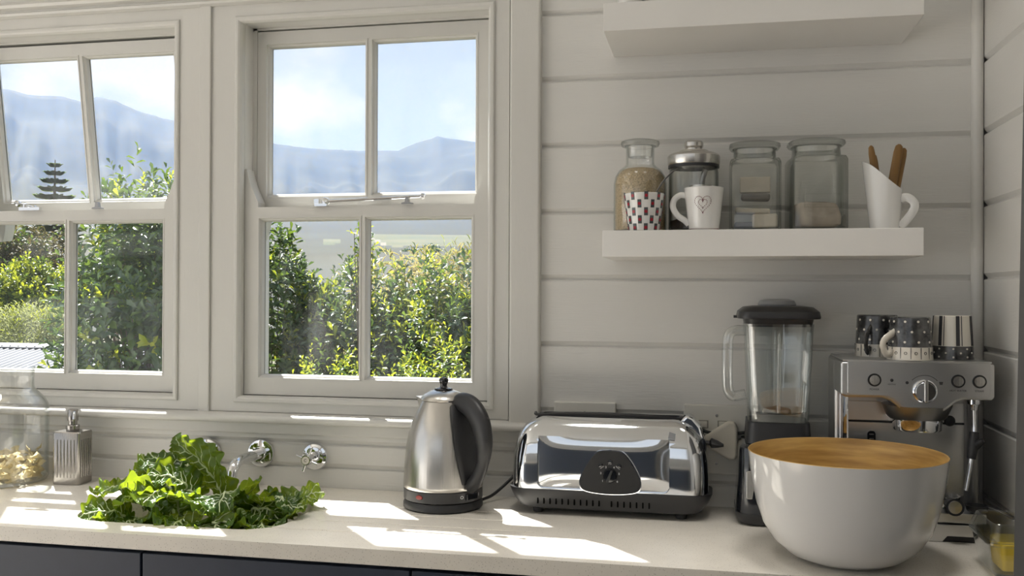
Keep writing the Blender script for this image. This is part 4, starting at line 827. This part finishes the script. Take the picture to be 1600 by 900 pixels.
# ---- square steel soap dispenser
t = thing('soap_dispenser', 'square ribbed steel soap dispenser beside the glass jar', 'soap dispenser', (-1.566, -0.086, 0.0), math.radians(4))
b = B(); b.rings([sq(.0355, .0006, .006, .029), sq(.0365, .004, .007, .030), sq(.0365, .128, .007, .030), sq(.0345, .131, .006, .028)]); bd = b.obj('body', SOAPST, t, smooth=35)
for k in range(6):
    B().tube([(-.0225 + k * .009, -.0300, .018), (-.0225 + k * .009, -.0304, .060), (-.0225 + k * .009, -.0300, .112)], [.0014, .0024, .0014], 8).obj('rib', SOAPST, bd, smooth=60)
    B().tube([(.0365, -.0200 + k * .008, .018), (.0369, -.0200 + k * .008, .060), (.0365, -.0200 + k * .008, .112)], [.0014, .0022, .0014], 8).obj('rib', SOAPST, bd, smooth=60)
B().lathe([(.001, .1312), (.0155, .1312), (.016, .134), (.016, .144), (.0145, .146), (.0105, .147), (.0105, .156), (.001, .156)], 28).obj('collar', SOAPST, t, smooth=35)
B().lathe([(.001, .1562), (.0125, .1562), (.0128, .158), (.0128, .182), (.0115, .1845), (.001, .185)], 28).obj('pump_head', SOAPST, t, smooth=35)
b = B(); b.tube(spline([(.006, -.006, .178), (.012, -.014, .178), (.015, -.019, .172), (.016, -.021, .162)], 5), .0034, 10); b.obj('spout', CHROME, t, smooth=60)

# ---- wall-mounted taps
def valve(label, x, z, letter, rot):
    t = thing('wall_tap', label, 'tap', (x, 0.0, z))
    B().lathe([(.001, .0005), (.032, .0005), (.0335, .004), (.031, .009), (.025, .011), (.0245, .014), (.0165, .016), (.001, .016)], 40, (0, 0, 0), (0, -1, 0)).obj('wall_flange', CHROME, t, smooth=35)
    B().lathe([(.001, .016), (.013, .016), (.012, .022), (.015, .025), (.015, .031), (.0115, .034), (.0115, .043), (.001, .043)], 28, (0, 0, 0), (0, -1, 0)).obj('spindle', CHROME, t, smooth=35)
    h = B().lathe([(.001, .043), (.012, .043), (.0135, .046), (.0135, .058), (.0115, .061), (.001, .061)], 28, (0, 0, 0), (0, -1, 0)).obj('cross_head', CHROME, t, smooth=35)
    for k in range(4):
        a = rot + k * PI / 2; d = Vector((math.cos(a), 0, math.sin(a))); b = B(); b.tube([d * .010 + Vector((0, -.052, 0)), d * .024 + Vector((0, -.052, 0)), d * .029 + Vector((0, -.052, 0))], [.0032, .0034, .0040], 10); b.obj('spoke', CHROME, h, smooth=50)
    B().lathe([(.001, .061), (.0095, .061), (.0090, .0625), (.001, .063)], 24, (0, 0, 0), (0, -1, 0)).obj('cap', CREAMC, h, smooth=35)
    text(letter, .010, INK, h, (0, -.0633, 0), (PI / 2, 0, 0))
valve('chrome cross-handle wall tap left of the spout, half behind the greens', -1.240, 0.078, 'H', math.radians(62))
valve('chrome cross-handle wall tap marked C, right of the spout', -0.952, 0.076, 'C', math.radians(70))
t = thing('wall_spout', 'curved chrome wall spout reaching over the sink between two taps', 'spout', (-1.096, 0.0, 0.079))
B().lathe([(.001, .0005), (.032, .0005), (.0345, .004), (.033, .008), (.026, .0095), (.001, .0098)], 44, (0, 0, 0), (0, -1, 0)).obj('wall_flange', CHROME, t, smooth=35)
b = B(); b.lathe([(.001, .009), (.0155, .009), (.0165, .013), (.0155, .018), (.001, .018)], 28, (0, 0, 0), (0, -1, 0)); b.obj('collar', CHROME, t, smooth=35)
b = B(); pts = spline([(0, -.010, 0), (0, -.05, 0), (0, -.105, .001), (0, -.132, -.004), (0, -.149, -.020), (0, -.156, -.045), (0, -.157, -.060)], 6); b.tube(pts, 0.0128, 20); b.obj('spout_tube', CHROME, t, smooth=60)

# ---- chard leaves heaped in the sink
def chard(i, root, az, L, Wd, pitch0, curl, roll, seed, label, ruffle=1.0, tw=0.0):
    """a crinkled leaf sheet bent along its spine; its base is the origin"""
    nu, nv = 64, 28; rng = np.random.default_rng(seed); ph = rng.uniform(0, 6, 6)
    d = np.array((math.cos(az), math.sin(az), 0)); side0 = np.array((-math.sin(az), math.cos(az), 0)); up = np.array((0, 0, 1.))
    # spine
    P = [np.zeros(3)]; T = []; th = pitch0
    for u in range(nu):
        th_ = pitch0 - curl * (u / nu) ** 1.3; tdir = d * math.cos(th_) + up * math.sin(th_); T.append(tdir); P.append(P[-1] + tdir * L / nu)
    P = np.array(P[:-1]); T = np.array(T); V = np.zeros((nu, nv + 1, 3))
    for a in range(nu):
        u = a / (nu - 1); rl = roll + tw * u; nrm = np.cross(side0, T[a]) * -1; nrm = nrm / np.linalg.norm(nrm); nrm = nrm if True else nrm
        sd = side0 * math.cos(rl) + nrm * math.sin(rl); nn = -side0 * math.sin(rl) + nrm * math.cos(rl)
        w_ = Wd * (max(0.0, math.sin(PI * min(1, (u * .93 + .05)) ** .8)) ** .5) * (1 + .05 * math.sin(u * 19 + ph[0]) + .03 * math.sin(u * 47 + ph[5])) * (0.14 if u < .06 else min(1, .14 + (u - .06) * 6.5))
        for b_ in range(nv + 1):
            v = b_ / nv * 2 - 1; av = abs(v)
            rf = ruffle * (.010 * av ** 2 * math.sin(u * 14 + ph[1] + (1.9 if v > 0 else 0)) + .0055 * av ** 2.2 * math.sin(u * 52 + ph[2] + v * 3))
            blister = .0075 * ruffle * noise.noise(Vector((u * 9 + ph[3], v * 4.2 + ph[4], seed * 1.3))) + .004 * noise.noise(Vector((u * 22 + ph[3], v * 11, seed)))
            valley = -.007 * abs(math.sin(u * 15 - av * 4.2)) ** .7 * (1 - av * .6) * min(1, av * 8)
            V[a, b_] = P[a] + sd * v * w_ * (1 - .18 * av * av) + nn * (.30 * w_ * av ** 1.6 * .6 + rf + blister + valley)
    F = [(a * (nv + 1) + b_, a * (nv + 1) + b_ + 1, (a + 1) * (nv + 1) + b_ + 1, (a + 1) * (nv + 1) + b_) for a in range(nu - 1) for b_ in range(nv)]
    me = bpy.data.meshes.new('chard_leaf'); me.from_pydata(V.reshape(-1, 3).tolist(), [], F); me.polygons.foreach_set('use_smooth', [True] * len(F))
    t = mobj('chard_leaf', me, CHARD, loc=root); md = t.modifiers.new('sub', 'SUBSURF'); md.levels = 1; md.render_levels = 1
    tag(t, label, 'leaf', 'chard leaves in the sink')
    m = nv // 2; b = B(); b.tube([Vector(V[a, m].tolist()) for a in range(0, nu - 1)], [.0042 * (1 - .78 * a / nu) for a in range(0, nu - 1)], 8); b.obj('midrib', RIB, t, smooth=60)
    b = B()
    for a0 in range(9, nu - 8, 6):
        for s_ in (-1, 1):
            pts = [Vector(V[min(nu - 1, a0 + int(k * 1.05)), m + s_ * k].tolist()) for k in range(0, int(nv * .42))]
            b.tube(pts, [.0015 * (1 - .7 * k / len(pts)) for k in range(len(pts))], 5)
    b.obj('veins', RIB, t, smooth=60)
    return t
CH = [  # root, azimuth (deg), length, half width, pitch (deg), curl (deg), roll
 ((-1.035, -0.270, 0.000), 176, .215, .075, 62, 45, 1.1, 'broad dark chard leaf turned to show its pale midrib, top of the heap'),
 ((-1.185, -0.250, -0.02), 150, .190, .080, 78, 80, -.2, 'sunlit chard leaf standing at the left of the peak'),
 ((-1.200, -0.300, -0.01), 240, .165, .085, 74, 115, .2, 'bright yellow-green chard leaf lit from behind at left centre'),
 ((-1.130, -0.310, -0.01), 262, .160, .085, 74, 125, -.1, 'crinkled chard leaf folding forward at the centre of the heap'),
 ((-1.020, -0.285, 0.000), 285, .170, .085, 62, 120, .3, 'dark chard leaf drooping forward right of the centre'),
 ((-0.970, -0.270, -0.01), 330, .150, .080, 55, 100, -.2, 'chard leaf curling to the right edge of the sink'),
 ((-0.930, -0.245, -0.03), 30, .125, .070, 66, 85, .2, 'small chard leaf at the right rear of the heap'),
 ((-1.240, -0.270, -0.01), 190, .145, .080, 58, 100, .15, 'chard leaf hanging towards the left end of the sink'),
 ((-1.230, -0.330, -0.03), 215, .130, .075, 48, 90, -.2, 'small frilled chard leaf at the front left corner of the sink'),
 ((-1.170, -0.345, -0.04), 255, .110, .070, 62, 105, .1, 'small curled chard leaf low at the front left'),
 ((-1.090, -0.345, -0.04), 275, .115, .075, 62, 110, -.15, 'ruffled chard leaf low at the front centre'),
 ((-1.010, -0.345, -0.04), 285, .115, .075, 60, 105, .2, 'chard leaf lying low at the front right of centre'),
 ((-0.945, -0.330, -0.04), 310, .115, .070, 55, 95, -.1, 'small chard leaf low at the front right corner'),
 ((-1.175, -0.225, -0.01), 110, .155, .070, 80, 60, .3, 'upright chard leaf tip at the back beside the left tap'),
 ((-1.095, -0.300, 0.010), 215, .150, .075, 72, 95, -.35, 'glossy chard leaf leaning left across the middle'),
 ((-1.000, -0.255, -0.02), 10, .130, .075, 52, 95, -.3, 'pointed chard leaf curving under the spout'),
 ((-0.925, -0.300, -0.03), 350, .110, .060, 66, 85, .25, 'pointed chard leaf tip at the far right of the heap'),
 ((-1.215, -0.240, -0.01), 150, .150, .075, 70, 70, -.3, 'frilled chard leaf at the back left of the heap'),
 ((-1.050, -0.320, -0.01), 300, .140, .080, 66, 120, .0, 'wide chard leaf tumbling forward between the centre and right'),
 ((-1.160, -0.320, -0.01), 225, .140, .080, 66, 120, .15, 'wide chard leaf tumbling forward left of the centre'),
 ((-0.985, -0.310, -0.02), 340, .130, .075, 58, 110, .35, 'chard leaf lying on its side near the right front'),
 ((-1.140, -0.370, -0.05), 250, .095, .075, 70, 120, .2, 'small frilled chard leaf against the front rim, left of centre'),
 ((-1.060, -0.375, -0.05), 280, .095, .075, 70, 120, -.2, 'small frilled chard leaf against the front rim at the centre'),
 ((-0.980, -0.372, -0.05), 300, .095, .070, 68, 115, .1, 'small frilled chard leaf against the front rim at the right'),
 ((-1.210, -0.365, -0.05), 235, .095, .070, 66, 115, -.1, 'small frilled chard leaf against the front rim at the far left'),
 ((-1.120, -0.290, -0.035), 0, .200, .120, 12, 35, .1, 'flat chard leaf deep in the middle of the sink'),
 ((-1.090, -0.300, -0.040), 180, .200, .120, 12, 35, -.1, 'flat chard leaf deep in the left half of the sink'),
]
for i, (root, az, L, Wd, p0, cu, ro, lab) in enumerate(CH): chard(i, root, math.radians(az), L, Wd, math.radians(p0), math.radians(cu), ro, 40 + i, lab)

# ------------------------------------------------------------------ on the lower shelf
SZ = 0.6122
t = thing('apothecary_bottle', 'round-shouldered glass bottle with stopper, full of beige grain', 'bottle', (-0.152, -0.098, SZ))
po = [(.001, .0005), (.054, .0005), (.0578, .004), (.0578, .108), (.055, .124), (.047, .138), (.037, .146), (.0315, .151), (.0305, .158), (.0305, .186), (.034, .190)]
pi_ = [(.029, .190), (.028, .158), (.0295, .150), (.036, .1435), (.0455, .136), (.0528, .1235), (.0555, .108), (.0555, .007), (.001, .006)]
B().lathe(po + pi_, 48).obj('glass_body', GLASS, t, smooth=50)
B().lathe([(.001, .168), (.0262, .168), (.0275, .1905), (.040, .1915), (.0425, .196), (.0415, .2015), (.037, .204), (.001, .2045)], 40).obj('stopper', GLASSG, t, smooth=40)
tag(B().lathe([(.001, .0062), (.0552, .0072), (.0552, .108), (.0522, .1235), (.044, .1365), (.032, .142), (.015, .1445), (.001, .145)], 44, (-0.152, -0.098, SZ)).obj('grain_fill', GRAIN, smooth=40), 'beige grain filling the glass bottle on the shelf', 'grain', kind='stuff')

t = thing('spoon_cup', 'small white cup patterned with dark red-dotted rectangles on the shelf', 'cup', (-0.1385, -0.168, SZ))
h, r0, r1 = .0800, .0325, .0430
B().lathe([(.001, .0005), (r0 - .003, .0005), (r0, .002), (r1, h - .001), (r1 - .001, h), (r1 - .0025, h - .001), (r0 - .002, .005), (.001, .005)], 44).obj('body', WHITEC, t, smooth=45)
for row in range(5):
    z = .007 + row * .0165
    for k in range(9):
        a = 2 * PI * (k + (.5 if row % 2 else 0)) / 9; r_ = r0 + (r1 - r0) * z / h
        o = B().box(-.0040, .0040, -.0006, .0006, -.0085, .0085).obj('rectangle', CHARPR, t, loc=((r_ - .0001) * math.cos(a), (r_ - .0001) * math.sin(a), z), rot=(math.radians(7.5), 0, a + PI / 2))
        B().lathe([(.0036, -.0004), (.0034, .0009), (.001, .0010)], 10, (0, -.0002, 0), (0, -1, 0)).obj('red_dot', CRIMSON, o)
t = thing('teaspoon', 'grey metal spoon leaning out of the patterned cup', 'spoon', (-0.134, -0.166, SZ + .008))
b = B(); b.tube(spline([(-.010, .004, .012), (.010, .004, .050), (.022, .004, .078), (.036, .004, .100), (.054, .005, .118), (.066, .005, .126)], 6), [.0028] * 10 + [.0034] * 12 + [.0044, .0044, .0042, .0038, .0032, .0028, .002, .0015, .001], 8, flat=(1.2, .55)); b.obj('handle', DSTEEL, t, smooth=60)
b = B(); b.lathe([(.001, 0), (.008, .002), (.012, .008), (.0105, .008), (.007, .004), (.001, .002)], 20, (-.012, .004, .004), (.5, 0, .6)); b.obj('bowl', DSTEEL, t, smooth=50)

t = thing('steel_lid_canister', 'round glass canister with domed steel lid behind the heart mug', 'canister', (-0.0365, -0.098, SZ))
po = [(.001, .0005), (.050, .0005), (.0535, .004), (.0535, .128), (.0515, .140), (.0515, .146)]; pi_ = [(.0495, .146), (.0495, .140), (.0512, .128), (.0512, .007), (.001, .006)]
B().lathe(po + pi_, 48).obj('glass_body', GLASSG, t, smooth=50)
lid = B().lathe([(.001, .147), (.0545, .147), (.0560, .150), (.0560, .166), (.0530, .170), (.045, .1735), (.033, .176), (.031, .179), (.018, .181), (.018, .184), (.0205, .188), (.0205, .196), (.018, .1995), (.001, .200)], 48).obj('lid', STEEL, t, smooth=30)
B().lathe([(.0520, .141), (.0550, .141), (.0550, .1468), (.0520, .1468)], 48, loop=True).obj('seal', BLACKP, t, smooth=40)
tag(B().lathe([(.001, .0065), (.0505, .0072), (.0505, .026), (.035, .031), (.001, .030)], 36, (-0.0365, -0.098, SZ)).obj('ground_coffee', COFFEE, smooth=40), 'dark ground coffee at the bottom of the steel-lidded canister', 'coffee', kind='stuff')
t = thing('coffee_measure', 'steel measuring scoop standing inside the glass canister', 'scoop', (-0.022, -0.1, SZ + .031))
b = B(); b.lathe([(.001, .050), (.023, .050), (.0245, .052), (.0245, .072), (.0225, .072), (.022, .053), (.001, .053)], 32); b.obj('scoop_cup', STEEL, t, smooth=40)
b = B(); b.tube(spline([(.004, -.020, .072), (.005, -.021, .084), (.008, -.021, .096), (.011, -.02, .104)], 5), [.0045] * 8 + [.005] * 8, 8, flat=(1.2, .5)); b.tube([(0, 0, .0), (0, 0, .051)], .004, 8); b.obj('handle', DSTEEL, t, smooth=60)

t = thing('heart_mug', 'white tapered mug with a dotted heart, handle to the left', 'mug', (-0.0137, -0.166, SZ)); h, r0, r1 = .0905, .0310, .0415
B().lathe([(.001, .0005), (r0 - .002, .0005), (r0, .002), (r1, h - .001), (r1 - .0012, h), (r1 - .003, h - .001), (r0 - .002, .005), (.001, .005)], 48).obj('body', WHITEC, t, smooth=45)
b = B(); b.tube(spline([(-.037, 0, .075), (-.050, 0, .076), (-.062, 0, .066), (-.064, 0, .050), (-.055, 0, .034), (-.040, 0, .023), (-.031, 0, .014)], 6), .0044, 12, flat=(1.5, .85), up=(0, 1, 0)); b.obj('handle', WHITEC, t, smooth=60)
def on_mug(u, z):
    r_ = r0 + (r1 - r0) * z / h + .0003; a = -PI / 2 - math.radians(-1) + u / r_; return (r_ * math.cos(a), r_ * math.sin(a), z), (math.cos(a), math.sin(a), 0)
for sc_, n in ((1.0, 38), (.52, 22)):
    for k in range(n):
        q = 2 * PI * k / n; u = .0150 * sc_ * (math.sin(q) ** 3); z = .0555 + .0180 * sc_ * (13 * math.cos(q) - 5 * math.cos(2 * q) - 2 * math.cos(3 * q) - math.cos(4 * q)) / 15
        p, d = on_mug(u * 1.15 - .003, z); B().lathe([(.0010, -.0003), (.0009, .0005)], 6, p, d).obj('heart_dot', MAROON, t)
for k in range(24):
    p, d = on_mug((k / 23 - .5) * .075, .0035); B().lathe([(.0009, -.0003), (.0008, .0004)], 6, p, d).obj('base_dot', MAROON, t)

def sqjar(name, label, x, y, hw, H, rot):
    t = thing(name, label, 'jar', (x, y, SZ), rot)
    def r4(h_, z, r): return [(px, py, z) for px, py in rrect(-h_, h_, -h_, h_, min(r, h_ - .0005), 6)]
    sh = H - .038
    b = B(); b.rings([r4(hw - .006, .0005, .012), r4(hw, .005, .013), r4(hw, sh - .008, .013), r4(hw - .003, sh - .001, .014), r4(hw - .009, sh + .001, .03), r4(hw - .009, sh + .018, .036), r4(hw - .006, sh + .021, .038),
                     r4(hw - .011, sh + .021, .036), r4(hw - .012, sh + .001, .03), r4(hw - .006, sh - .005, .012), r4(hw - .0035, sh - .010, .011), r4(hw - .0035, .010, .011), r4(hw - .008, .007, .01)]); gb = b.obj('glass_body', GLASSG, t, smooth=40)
    b = B(); b.rings([r4(hw - .014, sh + .010, .03), r4(hw - .013, sh + .0215, .032), r4(hw - .003, sh + .0225, .036), r4(hw + .001, sh + .027, .04), r4(hw, sh + .033, .04), r4(hw - .006, sh + .0365, .038), r4(hw - .02, sh + .037, .03)]); b.obj('lid', GLASSG, t, smooth=40)
    b = B(); mitre(b, -hw * .62, hw * .70, .047, .076, [(0, -hw - .0014), (.0016, -hw - .0014), (.0016, -hw + .0003), (0, -hw + .0003)]); b.obj('label_frame', GLASSG, gb)
    b = B(); b.lathe([(hw * .58, 0), (hw * .60, 0.0012), (hw * .62, 0)], 40, (.003, -hw + .0001, .062), (0, -1, 0), cap0=False, cap1=False); b.obj('embossed_ring', GLASSG, gb, smooth=60)
    return t
sqjar('square_jar', 'square glass jar of dark wrapped blocks beside the heart mug', 0.0915, -0.105, .0525, .192, 0)
sqjar('square_jar', 'square glass jar with pale packet inside, next to the white jug', 0.2170, -0.105, .0560, .194, math.radians(6))
for i, (dx, dy, dz, sx_, sy_, sz_, rx, ry, m_, lab) in enumerate((
    (-.020, -.012, .0075, .022, .018, .014, 0, 0, DARKTEA, 'dark wrapped block at the bottom left of the square jar'), (.020, -.020, .0075, .026, .014, .030, 0, 0, SACHET, 'brown paper sachet standing at the bottom right of the square jar'),
    (-.004, .010, .040, .036, .020, .012, 0, .05, SACHET, 'brown folded packet in the middle of the square jar'), (.002, .004, .068, .030, .020, .016, 0, .04, DARKTEA, 'dark round-topped block in the middle of the square jar'), (.002, .022, .087, .032, .006, .034, 0, 0, SACHET, 'cream card standing at the back of the square jar'))):
    b = B(); b.box(-sx_, sx_, -sy_, sy_, 0, sz_); tag(b.obj('tea_packet', m_, bevel=min(sz_, sy_) * .35, seg=3, loc=(0.0915 + dx, -0.105 + dy, SZ + dz), rot=(rx, ry, 0)), lab, 'packet')
b = B(); b.rings([[(x * s_ + .004 * math.sin(k), y * s_, z) for x, y in rrect(-.040, .040, -.034, .034, .012, 5)] for k, (s_, z) in enumerate(((.86, .0085), (1.05, .015), (1.08, .030), (1.02, .050), (.97, .058), (.60, .062)))])
tag(b.obj('sugar_packet', CLAY, smooth=45, loc=(0.2170, -0.105, SZ), rot=(0, 0, math.radians(6))), 'pale crumpled packet filling the lower half of the square jar', 'packet')

# slanted white jug with wooden sticks
JX2, JY2 = 0.352, -0.120
t = thing('slanted_jug', 'white jug with slanted rim holding wooden sticks at the shelf end', 'jug', (JX2, JY2, SZ))
n = 48; rsj = []
def jr(a, f):
    """height of the slanted rim: spout high on the left, low on the right"""
    hi = .083 + .060 * max(0, (1 + math.cos(a - PI)) / 2) ** 1.5
    return hi * f
def ringj(f, dr):
    out_ = []
    for i in range(n):
        a = 2 * PI * i / n; z = jr(a, f); r_ = .0290 + .0070 * (z / .1) + dr; r_ += (.006 * max(0, math.cos(a - PI)) ** 4) * f; out_.append((r_ * math.cos(a), r_ * math.sin(a), z + .0005))
    return out_
b = B(); b.rings([ringj(f, 0) for f in np.linspace(0, 1, 12)] + [ringj(f, -.0028) for f in np.linspace(1, .06, 12)]); b.obj('body', WHITEC, t, smooth=50)
b = B(); b.tube(spline([(.028, -.014, .066), (.041, -.018, .067), (.053, -.020, .056), (.053, -.020, .042), (.040, -.018, .022), (.028, -.012, .008)], 6), .0052, 12, flat=(1.6, .45), up=(0, 1, 0)); b.obj('handle', WHITEC, t, smooth=60)
def stick(lab, p, q, r_):
    p, q = Vector(p), Vector(q); b = B(); b.tube([p, p.lerp(q, .1), p.lerp(q, .9), p.lerp(q, .975), q], [r_ * .8, r_, r_, r_ * .8, r_ * .3], 12, flat=(1, .5), up=(0, 1, 0))
    tag(b.obj('wooden_stick', WOOD, smooth=50), lab, 'stick', 'wooden sticks in the slanted jug')
stick('leftmost wooden stick in the slanted jug, nearest the spout', (JX2 - .008, JY2 - .004, SZ + .010), (JX2 - .029, JY2 - .010, SZ + .176), .0065)
stick('second wooden stick from the left in the slanted jug, thin and edge-on', (JX2 - .000, JY2 + .004, SZ + .010), (JX2 - .020, JY2 + .006, SZ + .160), .0055)
stick('broad wooden stick leaning to the right in the slanted jug', (JX2 - .002, JY2 - .010, SZ + .010), (JX2 + .028, JY2 - .004, SZ + .178), .0090)
stick('rear wooden stick leaning to the right in the slanted jug', (JX2 + .010, JY2 + .006, SZ + .010), (JX2 + .040, JY2 + .010, SZ + .172), .0072)

# ------------------------------------------------------------------ on the upper shelf (only their feet show)
UZ = 1.0865
t = thing('white_tumbler', 'white tumbler at the left end of the high shelf, only its base showing', 'tumbler', (-0.170, -0.150, UZ))
B().lathe([(.001, .0005), (.024, .0005), (.026, .004), (.033, .10), (.031, .10), (.024, .006), (.001, .006)], 36).obj('body', WHITEC, t, smooth=45)
t = thing('glass_dish', 'clear glass bowl foot on the high shelf beside the white tumbler', 'dish', (-0.082, -0.140, UZ))
B().lathe([(.001, .0005), (.050, .0005), (.056, .004), (.085, .045), (.083, .045), (.053, .006), (.001, .005)], 44).obj('body', GLASSG, t, smooth=45)
t = thing('steel_tray', 'dark steel tray lying on the high shelf', 'tray', (0.060, -0.110, UZ))
B().rings([sq(.060, .0005, .01, .07), sq(.075, .014, .012, .085), sq(.073, .014, .012, .083), sq(.058, .002, .01, .068)]).obj('body', DSTEEL, t, smooth=35)
